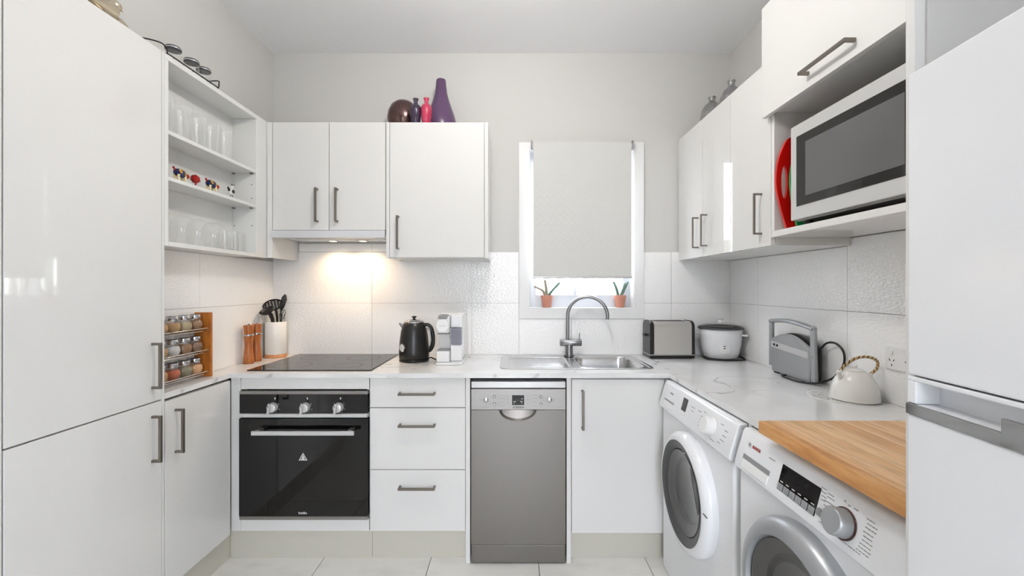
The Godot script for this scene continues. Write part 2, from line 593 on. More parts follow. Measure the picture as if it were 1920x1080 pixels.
# ------------------------------------------------------------------ room shell
func shell():
	var fl := bxd(self, "floor", M.floor_grout, WALL_L - 0.1, WALL_R + 0.1, -0.12, -0.003, REAR - 0.1, WALL_B + 0.1, 0.0)
	structure(fl, "cream porcelain tiled floor with thin dark joints")
	var xs := [WALL_L, -0.905, -0.39, 0.125, 0.64, 1.155, WALL_R]
	var ds := [REAR, -1.19, -0.675, -0.16, 0.355, 0.87, 1.385, 1.9, 2.415, WALL_B]
	var k := 0
	for i in xs.size() - 1:
		for j in ds.size() - 1:
			k += 1
			bxd(fl, "floor_tile", M["floor_%d" % ((i * 2 + j) % 3)], xs[i] + 0.0015, xs[i + 1] - 0.0015, -0.009, 0.0, ds[j] + 0.0015, ds[j + 1] - 0.0015, 0.0012)
	var ce := bxd(self, "ceiling", M.ceiling, WALL_L - 0.12, WALL_R + 0.12, CEIL, CEIL + 0.12, REAR - 0.1, WALL_B + 0.15, 0.0)
	structure(ce, "flat white painted ceiling")
	var wl := bxd(self, "wall_left", M.wall, WALL_L - 0.12, WALL_L, 0.0, CEIL, REAR - 0.1, WALL_B + 0.15, 0.0)
	structure(wl, "warm grey painted wall behind the open shelves")
	var wr := bxd(self, "wall_right", M.wall, WALL_R, WALL_R + 0.12, 0.0, CEIL, REAR - 0.1, WALL_B + 0.15, 0.0)
	structure(wr, "warm grey painted wall behind the laundry machines")
	# window wall, opening .103-.732 wide and 1.181-2.14 high
	var wb := wp(self, "wall_back", cells([WALL_L, 0.103, 0.732, WALL_R], [0.0, 1.181, 2.14, CEIL], ["###", "#.#", "###"], -WALL_B - 0.15, -WALL_B), M.wall)
	structure(wb, "warm grey painted wall with the window over the sink")
	# the room's other end, with a wide opening to the outdoors
	var wo := wp(self, "wall_rear", cells([WALL_L, -0.36, 0.44, WALL_R], [0.0, 2.2, CEIL], ["#.#", "###"], -REAR, -REAR + 0.1), M.wall)
	structure(wo, "painted wall with a garden door opening")
	var door := wp(self, "door_1", cells([-0.36, -0.31, 0.39, 0.44], [0.0, 0.04, 2.15, 2.2], ["###", "#.#", "###"], -REAR + 0.02, -REAR + 0.07), M.upvc)
	structure(door, "white framed glass garden door")
	for x in [[-0.31, 0.39]]:
		bxd(door, "pane", M.glass, x[0], x[1], 0.04, 2.15, REAR - 0.047, REAR - 0.043, 0.0)
	# glazed tiles: two courses above the worktop
	var g := 0.0006
	var t := 0.007
	var rows := [[0.9005, 1.2088], [1.2102, 1.515]]
	for row in 2:
		var y0: float = rows[row][0]
		var y1: float = rows[row][1]
		var cuts := [WALL_L + t, -0.842, -0.242, 0.041, 0.358, 0.792, 0.958, WALL_R - t]
		for i in cuts.size() - 1:
			var under: bool = cuts[i] > 0.03 and cuts[i + 1] < 0.80
			if under and row == 1:
				continue
			bxd(wb, "wall_tile", M.tile, cuts[i] + g, cuts[i + 1] - g, y0, (1.115 if under else y1), WALL_B - t, WALL_B, 0.001)
		var lc := [1.612, 1.962, WALL_B]
		for i in lc.size() - 1:
			bxd(wl, "wall_tile", M.tile, WALL_L, WALL_L + t, y0, minf(y1, 1.459), lc[i] + g, lc[i + 1] - g, 0.001)
		var rc := [0.712, 1.066, 1.668, 2.27, WALL_B]
		for i in rc.size() - 1:
			bxd(wr, "wall_tile", M.tile, WALL_R - t, WALL_R, y0, minf(y1, 1.4625 if rc[i] > 1.64 else 1.493), rc[i] + g, rc[i + 1] - g, 0.001)
	bxd(wb, "wall_tile", M.tile, -1.281, -0.842 - g, 1.518, 1.566, WALL_B - t, WALL_B, 0.001)
	bxd(wb, "wall_tile", M.tile, -0.842 + g, -0.672, 1.518, 1.566, WALL_B - t, WALL_B, 0.001)
	# double power point on the right wall
	var o := thing("power_outlet", "white double power point on the tiled wall behind the teapot", "power outlet", V(WALL_R - 0.007, 1.06, 1.43))
	bxd(o, "faceplate", M.white_plastic, WALL_R - 0.016, WALL_R - 0.007, 1.02, 1.095, 1.37, 1.487, 0.003)
	for k2 in 2:
		var dd := 1.462 - 0.06 * k2
		bxd(o, "switch", M.white_plastic, WALL_R - 0.0195, WALL_R - 0.0155, 1.071, 1.086, dd - 0.006, dd + 0.006, 0.002)
		for s in [[-0.008, 0.006, 35.0], [0.008, 0.006, -35.0], [0.0, -0.011, 0.0]]:
			wp(o, "socket_slot", rbox(Vector3(0.0012, 0.0085, 0.0025), 0.0002), M.dark_grey, V(WALL_R - 0.0162, 1.047 + s[1], dd + s[0]), Basis(Vector3.RIGHT, deg_to_rad(s[2])))

func window_wall():
	var w := Node3D.new()
	w.name = "window_1"
	add_child(w)
	w.position = V(0.42, 1.181, WALL_B)
	structure(w, "white framed window over the sink, mostly covered by a roller blind")
	var ring := ["###", "#.#", "###"]
	wp(w, "architrave", cells([0.042, 0.103, 0.732, 0.79], [1.117, 1.181, 2.125, 2.172], ring, -WALL_B, -WALL_B + 0.016), M.trim)
	bxd(w, "sill", M.trim, 0.103, 0.732, 1.165, 1.1812, WALL_B - 0.016, 2.66, 0.002)
	for x in [[0.1025, 0.106], [0.729, 0.7325]]:
		bxd(w, "reveal_lining", M.trim, x[0], x[1], 1.181, 2.14, WALL_B - 0.01, 2.66, 0.0)
	wp(w, "window_frame", cells([0.106, 0.150, 0.382, 0.398, 0.688, 0.729], [1.1812, 1.245, 2.09, 2.14], ["#####", "#.#.#", "#####"], -2.70, -2.65), M.upvc)
	bxd(w, "sash_rail", M.upvc, 0.150, 0.688, 1.226, 1.258, 2.652, 2.672, 0.003)
	for x in [[0.150, 0.382], [0.398, 0.688]]:
		bxd(w, "pane", M.glass, x[0], x[1], 1.245, 2.09, 2.680, 2.684, 0.0)
	# roller blind
	var b := thing("roller_blind", "off-white fabric roller blind pulled most of the way down over the window", "blind", V(0.415, 2.15, 2.54))
	wp(b, "roller_tube", lathe([Vector2(0, -0.295), Vector2(0.016, -0.295), Vector2(0.016, 0.295), Vector2(0, 0.295)], 20), M.silver_light, V(0.415, 2.148, 2.532), Basis(Vector3(0, 0, 1), PI / 2))
	bxd(b, "fabric", M.blind, 0.1262, 0.7035, 1.362, 2.163, 2.512, 2.5138, 0.0005)
	wp(b, "bottom_bar", sweep([V(0.1225, 1.364, 2.513), V(0.708, 1.364, 2.513)], [Vector2(0.004, 0.007)], 10), M.silver_light)
	for x in [0.1165, 0.713]:
		bxd(b, "bracket", M.grey_plastic, x - 0.004, x + 0.004, 2.128, 2.172, 2.512, 2.556, 0.003)
	# two little cactus pots on the sill
	var pot_l := cactus_pot("terracotta pot with a pale pinkish arching cactus on the window sill", 0.213, [
		[[Vector3(-0.008, 0.07, 0), Vector3(-0.030, 0.105, 0.004), Vector3(-0.078, 0.128, 0.0)], M.cactus_pale],
		[[Vector3(0.0, 0.07, -0.004), Vector3(-0.004, 0.12, -0.004), Vector3(-0.012, 0.168, 0.0)], M.cactus_pale],
		[[Vector3(0.010, 0.07, 0), Vector3(0.035, 0.105, 0.004), Vector3(0.078, 0.152, 0.0)], M.cactus]])
	var pot_r := cactus_pot("terracotta pot with two upright blue-green spiny cactus stems on the sill", 0.660, [
		[[Vector3(-0.010, 0.07, 0), Vector3(-0.020, 0.11, 0), Vector3(-0.040, 0.158, 0.0)], M.cactus],
		[[Vector3(0.004, 0.07, 0.004), Vector3(0.018, 0.11, 0.004), Vector3(0.034, 0.150, 0.0)], M.cactus],
		[[Vector3(0.010, 0.07, -0.004), Vector3(0.030, 0.115, -0.002), Vector3(0.052, 0.158, 0.0)], M.cactus]])

func cactus_pot(label: String, x: float, stems: Array) -> Node3D:
	var o := thing("potted_cactus", label, "potted cactus", V(x, 1.1812, 2.61), "cactus pots on the window sill")
	lp(o, "pot", lathe([Vector2(0, 0), Vector2(0.025, 0), Vector2(0.027, 0.002), Vector2(0.034, 0.058), Vector2(0.037, 0.058), Vector2(0.0375, 0.074), Vector2(0.034, 0.075), Vector2(0.033, 0.064), Vector2(0, 0.064)], 28), M.terracotta)
	lp(o, "soil", lathe([Vector2(0.0, 0.064), Vector2(0.0325, 0.0645), Vector2(0.0325, 0.066), Vector2(0, 0.069)], 20), M.soil)
	var rng := RandomNumberGenerator.new()
	rng.seed = int(x * 1000)
	for s in stems:
		var path: Array = curve(s[0], 7)
		var radii := []
		for i in path.size():
			radii.append(0.0085 * (1.0 - 0.35 * i / path.size()) if i < path.size() - 1 else 0.003)
		var stem := lp(o, "stem", sweep(path, radii, 10), s[1])
		var st := st_new()
		for i in path.size() - 1:
			for k in 7:
				var t: Vector3 = (path[i + 1] - path[i]).normalized()
				var side := t.cross(Vector3(0, 0, 1)).normalized()
				var out := (side * cos(TAU * k / 7 + i) + side.cross(t) * sin(TAU * k / 7 + i)).normalized()
				var root: Vector3 = path[i] + out * radii[i] * 0.9
				var tip: Vector3 = root + out * 0.0065 + t * 0.003 * rng.randf()
				var e := t.cross(out) * 0.0011
				tri(st, root - e, root + e, tip, out.cross(t), out.cross(t), out.cross(t))
				tri(st, root - t * 0.0011, root + t * 0.0011, tip, e.normalized(), e.normalized(), e.normalized())
		var sp := lp(stem, "spines", st.commit(), M.spine)
		sp.set_meta("kind", "stuff")
	return o

func outside():
	var gr := bxd(self, "ground", M.paving, -30, 30, -0.4, -0.25, -30, 30, 0.0)
	structure(gr, "paved yard outside the window")
	var f := thing("picket_fence", "timber picket fence in the yard seen under the blind", "fence", V(0.8, -0.25, 4.2))
	var rng := RandomNumberGenerator.new()
	rng.seed = 4
	var x := -1.0
	while x < 2.6:
		var w: float = 0.055 + 0.03 * rng.randf()
		bxd(f, "paling", M.pale_fence if rng.randf() < 0.6 else M.green_fence, x, x + w, -0.25, 1.75 + 0.04 * rng.randf(), 4.18, 4.20, 0.002)
		x += w + 0.035 + 0.06 * rng.randf()
	for y in [0.3, 0.95]:
		bxd(f, "rail", M.pale_fence, -1.0, 2.6, y, y + 0.07, 4.201, 4.24, 0.002)

# ------------------------------------------------------------------ left: pantry, shallow base cupboard, open shelves
const XL := -1.312

func left_units():
	var X0 := WALL_L + 0.0005
	var p := thing("pantry_cabinet", "tall glossy white pantry cupboard with two doors beside the open shelves", "cabinet", V(-1.38, 0, 1.35))
	bxd(p, "carcass", M.carcass, X0, XL - 0.02, 0.15, 2.19, 1.10, 1.61, 0.001)
	bxd(p, "kickboard", M.kick, X0, -1.36, 0.0, 0.15, 1.10, 1.61, 0.001)
	var du := bxd(p, "door", M.gloss, XL - 0.019, XL, 0.8835, 2.19, 1.1015, 1.598)
	handle(du, V(XL, 0.932, 1.556), V(XL, 1.100, 1.556), Vector3.RIGHT)
	var dl := bxd(p, "door", M.gloss, XL - 0.019, XL, 0.152, 0.879, 1.1015, 1.598)
	handle(dl, V(XL, 0.664, 1.556), V(XL, 0.834, 1.556), Vector3.RIGHT)
	bxd(p, "end_panel", M.gloss, X0, XL, 0.15, 2.19, 1.6, 1.611)
	var p2 := thing("tall_cupboard", "tall glossy white cupboard door at the pantry's near side", "cabinet", V(-1.38, 0, 0.8))
	bxd(p2, "carcass", M.carcass, X0, XL - 0.02, 0.15, 2.19, 0.55, 1.0985, 0.001)
	bxd(p2, "kickboard", M.kick, X0, -1.36, 0.0, 0.15, 0.55, 1.0985, 0.001)
	bxd(p2, "door", M.gloss, XL - 0.019, XL, 0.152, 2.19, 0.552, 1.0975)
	# shallow base cupboard
	var b := thing("shallow_base_cabinet", "glossy white shallow base cupboard with one door under the spice rack", "cabinet", V(-1.38, 0, 1.8))
	bxd(b, "carcass", M.carcass, X0, XL - 0.021, 0.15, 0.866, 1.612, 2.014, 0.001)
	bxd(b, "kickboard", M.kick, X0, -1.36, 0.0, 0.15, 1.612, 2.06, 0.001)
	var bd := bxd(b, "door", M.gloss, XL - 0.019, XL, 0.152, 0.868, 1.6145, 1.988)
	handle(bd, V(XL, 0.658, 1.663), V(XL, 0.829, 1.663), Vector3.RIGHT)
	# open shelf unit
	var s := thing("open_shelf_unit", "white open wall shelf unit holding glassware and small figurines", "shelf", V(-1.38, 1.46, 1.9))
	bxd(s, "back_panel", M.carcass, X0, WALL_L + 0.006, 1.46, 2.19, 1.612, 2.206, 0.0)
	bxd(s, "side_panel", M.carcass, WALL_L + 0.006, XL, 1.46, 2.168, 1.612, 1.63)
	var far := bxd(s, "side_panel", M.carcass, WALL_L + 0.006, XL, 1.46, 2.168, 2.19, 2.206)
	bxd(s, "top_board", M.carcass, WALL_L + 0.006, XL, 2.1685, 2.19, 1.612, 2.206)
	bxd(s, "bottom_board", M.carcass, WALL_L + 0.006, XL, 1.46, 1.478, 1.6305, 2.1895)
	var sh := bxd(s, "shelf_board", M.carcass, WALL_L + 0.006, XL - 0.002, 1.889, 1.905, 1.6305, 2.1895)
	var sh2 := bxd(s, "shelf_board", M.carcass, WALL_L + 0.006, XL - 0.002, 1.712, 1.727, 1.6305, 2.1895)
	for q in [[sh, 1.886], [sh2, 1.709]]:
		for x in [-1.425, -1.335]:
			bxd(q[0], "shelf_pin", M.nickel, x - 0.006, x + 0.006, q[1] - 0.003, q[1] + 0.003, 2.178, 2.19, 0.001)
	for h in [[-1.425, 1.83], [-1.335, 1.83], [-1.335, 1.76], [-1.425, 1.62], [-1.335, 1.62]]:
		wp(far, "pin_hole", lathe([Vector2(0, 0), Vector2(0.0028, 0), Vector2(0.0028, 0.0006), Vector2(0, 0.0006)], 10), M.dark_grey, V(h[0], h[1], 2.1895), Basis(Vector3.RIGHT, PI / 2))
	# filler panel that closes the corner to the cupboards over the hob
	bxd(s, "corner_filler", M.carcass, XL - 0.018, XL, 1.46, 2.19, 2.2065, 2.282)

# ------------------------------------------------------------------ base units of the window wall
const DF := 2.015    # door faces

func base_run():
	var B := WALL_B - 0.01
	var c := thing("oven_housing", "glossy white cabinet with plain panels above and below the built-in oven", "cabinet", V(-0.975, 0, 2.3))
	bxd(c, "carcass", M.carcass, -1.305, -0.6745, 0.15, 0.205, DF + 0.02, B, 0.001)
	bxd(c, "back_board", M.carcass, -1.305, -0.6745, 0.205, 0.876, B - 0.02, B, 0.001)
	bxd(c, "side_panel", M.carcass, -1.305, -1.283, 0.205, 0.876, DF + 0.02, B - 0.021, 0.001)
	bxd(c, "side_panel", M.carcass, -0.6905, -0.6745, 0.205, 0.876, DF + 0.02, B - 0.021, 0.001)
	bxd(c, "corner_filler", M.gloss, -1.328, -1.2815, 0.152, 0.876, DF, DF + 0.018)
	bxd(c, "upper_panel", M.gloss, -1.2795, -0.6745, 0.822, 0.876, DF, DF + 0.018)
	bxd(c, "lower_panel", M.gloss, -1.2795, -0.6745, 0.152, 0.2085, DF, DF + 0.018)
	bxd(c, "kickboard", M.kick, -1.36, -0.6745, 0.0, 0.15, 2.06, 2.075, 0.001)
	var dr := thing("drawer_cabinet", "glossy white cabinet of three stacked drawers between oven and dishwasher", "cabinet", V(-0.446, 0, 2.3))
	bxd(dr, "carcass", M.carcass, -0.6735, -0.2205, 0.15, 0.872, DF + 0.02, B, 0.001)
	bxd(dr, "kickboard", M.kick, -0.6735, -0.2205, 0.0, 0.15, 2.06, 2.075, 0.001)
	for q in [[0.7365, 0.876, 0.804], [0.4435, 0.733, 0.655], [0.152, 0.4405, 0.363]]:
		var f := bxd(dr, "drawer_front", M.gloss, -0.671, -0.2205, q[0], q[1], DF, DF + 0.018)
		handle(f, V(-0.5315, q[2], DF), V(-0.360, q[2], DF), Vector3.BACK)
	bxd(dr, "end_panel", M.gloss, -0.2185, -0.1975, 0.001, 0.876, DF - 0.004, B)
	var sc := thing("sink_cabinet", "glossy white sink cupboard with one door between dishwasher and washing machine", "cabinet", V(0.6, 0, 2.3))
	bxd(sc, "end_panel", M.gloss, 0.2575, 0.2785, 0.001, 0.876, DF - 0.004, B)
	bxd(sc, "carcass", M.carcass, 0.28, 1.30, 0.15, 0.872, DF + 0.02, DF + 0.04, 0.001)
	bxd(sc, "kickboard", M.kick, 0.2795, 1.30, 0.0, 0.14, 2.06, 2.075, 0.001)
	var d := bxd(sc, "door", M.gloss, 0.2815, 0.722, 0.142, 0.868, DF, DF + 0.018)
	handle(d, V(0.332, 0.637, DF), V(0.332, 0.819, DF), Vector3.BACK)
	bxd(sc, "corner_filler", M.gloss, 0.7245, 1.30, 0.142, 0.868, DF, DF + 0.018)

# ------------------------------------------------------------------ wall cupboards of the window wall
const DU := 2.283

func upper_run():
	var B := WALL_B - 0.0005
	var T := 2.1875
	var h := thing("hood_cabinet", "glossy white two-door wall cupboard above the range hood", "cabinet", V(-0.98, 1.6, 2.42))
	bxd(h, "side_panel", M.carcass, -1.302, -1.2835, 1.462, T, DU + 0.001, WALL_B - 0.008, 0.001)
	bxd(h, "corner_filler", M.gloss, XL + 0.0005, -1.2835, 1.462, T, DU, DU + 0.0006)
	bxd(h, "carcass", M.carcass, -1.283, -0.676, 1.612, T, DU + 0.02, B, 0.001)
	var dl := bxd(h, "door", M.gloss, -1.2805, -0.9805, 1.610, T, DU, DU + 0.018)
	handle(dl, V(-1.040, 1.651, DU), V(-1.040, 1.831, DU), Vector3.BACK)
	var dr := bxd(h, "door", M.gloss, -0.9775, -0.678, 1.610, T, DU, DU + 0.018)
	handle(dr, V(-0.934, 1.651, DU), V(-0.934, 1.831, DU), Vector3.BACK)
	var w := thing("wall_cabinet", "glossy white single-door wall cupboard carrying the purple vases", "cabinet", V(-0.4, 1.46, 2.42))
	bxd(w, "side_panel", M.gloss, -0.674, -0.6555, 1.46, T, DU, WALL_B - 0.008)
	bxd(w, "side_panel", M.gloss, -0.1475, -0.128, 1.46, T, DU, WALL_B - 0.008)
	bxd(w, "carcass", M.carcass, -0.655, -0.148, 1.462, T, DU + 0.02, WALL_B - 0.008, 0.001)
	var d := bxd(w, "door", M.gloss, -0.6535, -0.1495, 1.464, T - 0.001, DU, DU + 0.018)
	handle(d, V(-0.608, 1.506, DU), V(-0.608, 1.684, DU), Vector3.BACK)
	# slide-out range hood
	var r := thing("range_hood", "slim slide-out range hood with two warm lamps under the wall cupboards", "range hood", V(-0.98, 1.565, 2.42))
	bxd(r, "fascia", M.hood_fascia, -1.2805, -0.678, 1.5675, 1.607, 2.268, DU + 0.004, 0.002)
	bxd(r, "body", M.white_enamel, -1.2785, -0.682, 1.578, 1.608, DU + 0.005, WALL_B - 0.012, 0.001)
	bxd(r, "grease_filter", M.steel_soft, -1.20, -0.76, 1.5745, 1.5785, DU + 0.02, 2.39, 0.001)
	bxd(r, "lamp_panel", M.white_enamel, -1.24, -0.72, 1.572, 1.5785, 2.395, 2.50, 0.001)
	for x in [-1.03, -0.858]:
		var ring := wp(r, "lamp_ring", lathe([Vector2(0.022, 0.004), Vector2(0.03, 0.004), Vector2(0.03, 0.0), Vector2(0.022, 0.0)], 24), M.chrome, V(x, 1.5685, 2.455))
		wp(ring, "lamp_disc", lathe([Vector2(0, 0), Vector2(0.0215, 0), Vector2(0.0215, 0.003), Vector2(0, 0.003)], 24), M.lamp_glow, V(x, 1.5690, 2.455))
		var l := SpotLight3D.new()
		l.name = "hood_light"
		l.light_color = Color(1.0, 0.87, 0.70)
		l.light_energy = 0.16
		l.spot_range = 8.0
		l.spot_attenuation = 2.0
		l.spot_angle = 76.0
		l.spot_angle_attenuation = 0.9
		l.light_size = 0.018
		l.shadow_enabled = true
		r.add_child(l, true)
		l.global_position = V(x, 1.566, 2.455)
		l.rotation_degrees = Vector3(-90, 0, 0)

# ------------------------------------------------------------------ right: wall cupboards, microwave cupboard, tall panel
func right_run():
	var W := WALL_R - 0.0005
	var XD := 1.0
	var u := thing("wall_cabinet", "glossy white three-door wall cupboard running to the window wall", "cabinet", V(1.16, 1.4645, 2.1))
	bxd(u, "carcass", M.carcass, XD + 0.02, WALL_R - 0.008, 1.4645, 2.1875, 1.647, WALL_B - 0.009, 0.001)
	for q in [[2.2415, WALL_B - 0.009, 2.29, 1], [1.9575, 2.2385, 2.19, 1], [1.6485, 1.9545, 1.709, 1]]:
		var d := bxd(u, "door", M.gloss, XD, XD + 0.018, 1.4645, 2.1875, q[0], q[1])
		handle(d, V(XD, 1.514, q[2]), V(XD, 1.679, q[2]), Vector3.LEFT, null, 0.034, 0.009)
	var m := thing("microwave_cabinet", "glossy white wall cupboard with an open microwave bay and lift-up door", "cabinet", V(1.16, 1.495, 1.2))
	bxd(m, "shelf_board", M.gloss, XD, W - 0.007, 1.495, 1.518, 0.712, 1.6455)
	bxd(m, "side_panel", M.carcass, XD, W, 1.5185, 2.38, 1.6275, 1.6455)
	bxd(m, "back_panel", M.carcass, W - 0.006, W, 1.5185, 1.97, 0.712, 1.627, 0.0)
	bxd(m, "divider_panel", M.carcass, XD, W - 0.007, 1.5185, 1.9695, 0.955, 0.973)
	bxd(m, "upper_box", M.carcass, XD, W, 1.97, 2.38, 0.712, 1.627, 0.001)
	var d := bxd(m, "door", M.gloss, 0.968, 0.9865, 1.955, 2.38, 0.957, 1.655)
	handle(d, V(0.968, 2.0, 1.397), V(0.968, 2.0, 1.200), Vector3.LEFT)
	bxd(m, "door", M.gloss, 0.968, 0.9865, 1.955, 2.38, 0.713, 0.954)
	var p := thing("tall_end_panel", "tall white end panel standing between fridge and microwave cupboard", "panel", V(0.98, 0, 0.70))
	bxd(p, "panel_board", M.gloss, 0.655, W, 0.0, 2.5, 0.694, 0.7105)
	bxd(p, "face_lining", M.wall, 0.672, W, 0.0, 2.5, 0.690, 0.6938, 0.0005)

# ------------------------------------------------------------------ U-shaped stone worktop
func worktop():
	var xs := [WALL_L + 0.001, -1.32, -0.045, 0.69, 0.7375, WALL_R - 0.001]
	var zs := [-WALL_B + 0.001, -2.50, -2.118, -2.0, -1.612, -0.7115]
	var mask := ["#####", "##.##", "#####", "#...#", "....#"]
	var o := wp(self, "worktop", cells(xs, zs, mask, 0.878, 0.9, "xz"), M.marble)
	tag(o, "white stone worktop with soft grey veins running round three sides", "worktop")

func sink_and_tap():
	# stainless top with drainer on one side and a bowl on the other, pressed as one sheet
	var o := thing("kitchen_sink", "stainless steel inset sink with ribbed drainer beside a single bowl", "sink", V(0.324, 0.9, 2.31))
	var st := st_new()
	var nx := 150
	var nz := 88
	var W := 0.776
	var D := 0.436
	var hgt := func(x: float, z: float) -> float:
		# x, z from the middle of the sheet
		var rim := rr_dist(x, z, W / 2, D / 2, 0.05)
		var y := -0.004 + 0.0075 * smoothstep(0.0, 0.006, -rim) - 0.003 * smoothstep(0.016, 0.026, -rim)
		var bowl := rr_dist(x - 0.185, z - 0.0, 0.158, 0.180, 0.06)
		y -= 0.15 * smoothstep(0.0, 0.028, -bowl)
		var lip := clampf(1.0 - absf(bowl - 0.008) / 0.008, 0.0, 1.0)
		y += 0.0022 * lip
		var dr := rr_dist(x + 0.185, z + 0.0, 0.165, 0.175, 0.05)
		y -= 0.007 * smoothstep(0.0, 0.012, -dr)
		if dr < -0.02 and absf(z) < 0.14:
			y += 0.0022 * pow(maxf(0.0, cos(z * TAU / 0.036)), 2.0) * smoothstep(0.02, 0.05, -dr)
		return y
	var P := []
	for i in nx + 1:
		var col := []
		for j in nz + 1:
			var x := (float(i) / nx - 0.5) * W
			var z := (float(j) / nz - 0.5) * D
			var e := 0.0015
			var y: float = hgt.call(x, z)
			var n := Vector3(hgt.call(x - e, z) - hgt.call(x + e, z), 2 * e, hgt.call(x, z - e) - hgt.call(x, z + e)).normalized()
			col.append([Vector3(x, y, z), n])
		P.append(col)
	for i in nx:
		for j in nz:
			var a = P[i][j]; var b = P[i + 1][j]; var c = P[i + 1][j + 1]; var d = P[i][j + 1]
			tri(st, a[0], b[0], c[0], a[1], b[1], c[1])
			tri(st, a[0], c[0], d[0], a[1], c[1], d[1])
	lp(o, "basin", st.commit(), M.steel)
	var w := lp(o, "waste_outlet", lathe([Vector2(0, 0.004), Vector2(0.03, 0.004), Vector2(0.042, 0.003), Vector2(0.044, 0.0), Vector2(0, 0)], 28), M.chrome, Vector3(0.185, -0.1505, 0))
	# mixer tap
	var t := thing("mixer_tap", "brushed steel gooseneck mixer tap with side lever behind the sink", "tap", V(0.333, 0.9035, 2.492))
	lp(t, "base", lathe([Vector2(0, 0), Vector2(0.03, 0), Vector2(0.03, 0.005), Vector2(0.022, 0.008), Vector2(0.022, 0.064), Vector2(0, 0.064)], 28), M.tap)
	lp(t, "mixer_body", lathe([Vector2(0, -0.052), Vector2(0.019, -0.052), Vector2(0.0205, -0.050), Vector2(0.0205, 0.040), Vector2(0.018, 0.041), Vector2(0.018, 0.044), Vector2(0.0205, 0.045), Vector2(0.0205, 0.070), Vector2(0.019, 0.072), Vector2(0, 0.072)], 28), M.tap, Vector3(0.0, 0.078, 0), Basis(Vector3(0, 0, 1), -PI / 2))
	var path := [Vector3(-0.008, 0.09, 0), Vector3(-0.008, 0.15, 0), Vector3(-0.008, 0.20, 0), Vector3(-0.008, 0.232, 0)]
	for k in range(1, 33):
		var a := PI - (PI + 0.16) * k / 32.0
		var c := Vector3(0.104, 0.234, 0.02)
		path.append(c + Vector3(cos(a) * 0.112, sin(a) * 0.112, cos(a) * 0.02))
	lp(t, "spout", sweep(path, [0.0098], 16), M.tap)
	lp(t, "lever", tube([Vector3(0.060, 0.095, 0.004), Vector3(0.0605, 0.134, 0.008)], 0.003, 10), M.tap)

func rr_dist(x: float, z: float, hx: float, hz: float, r: float) -> float:
	var qx := absf(x) - hx + r
	var qz := absf(z) - hz + r
	return Vector2(maxf(qx, 0), maxf(qz, 0)).length() + minf(maxf(qx, qz), 0.0) - r

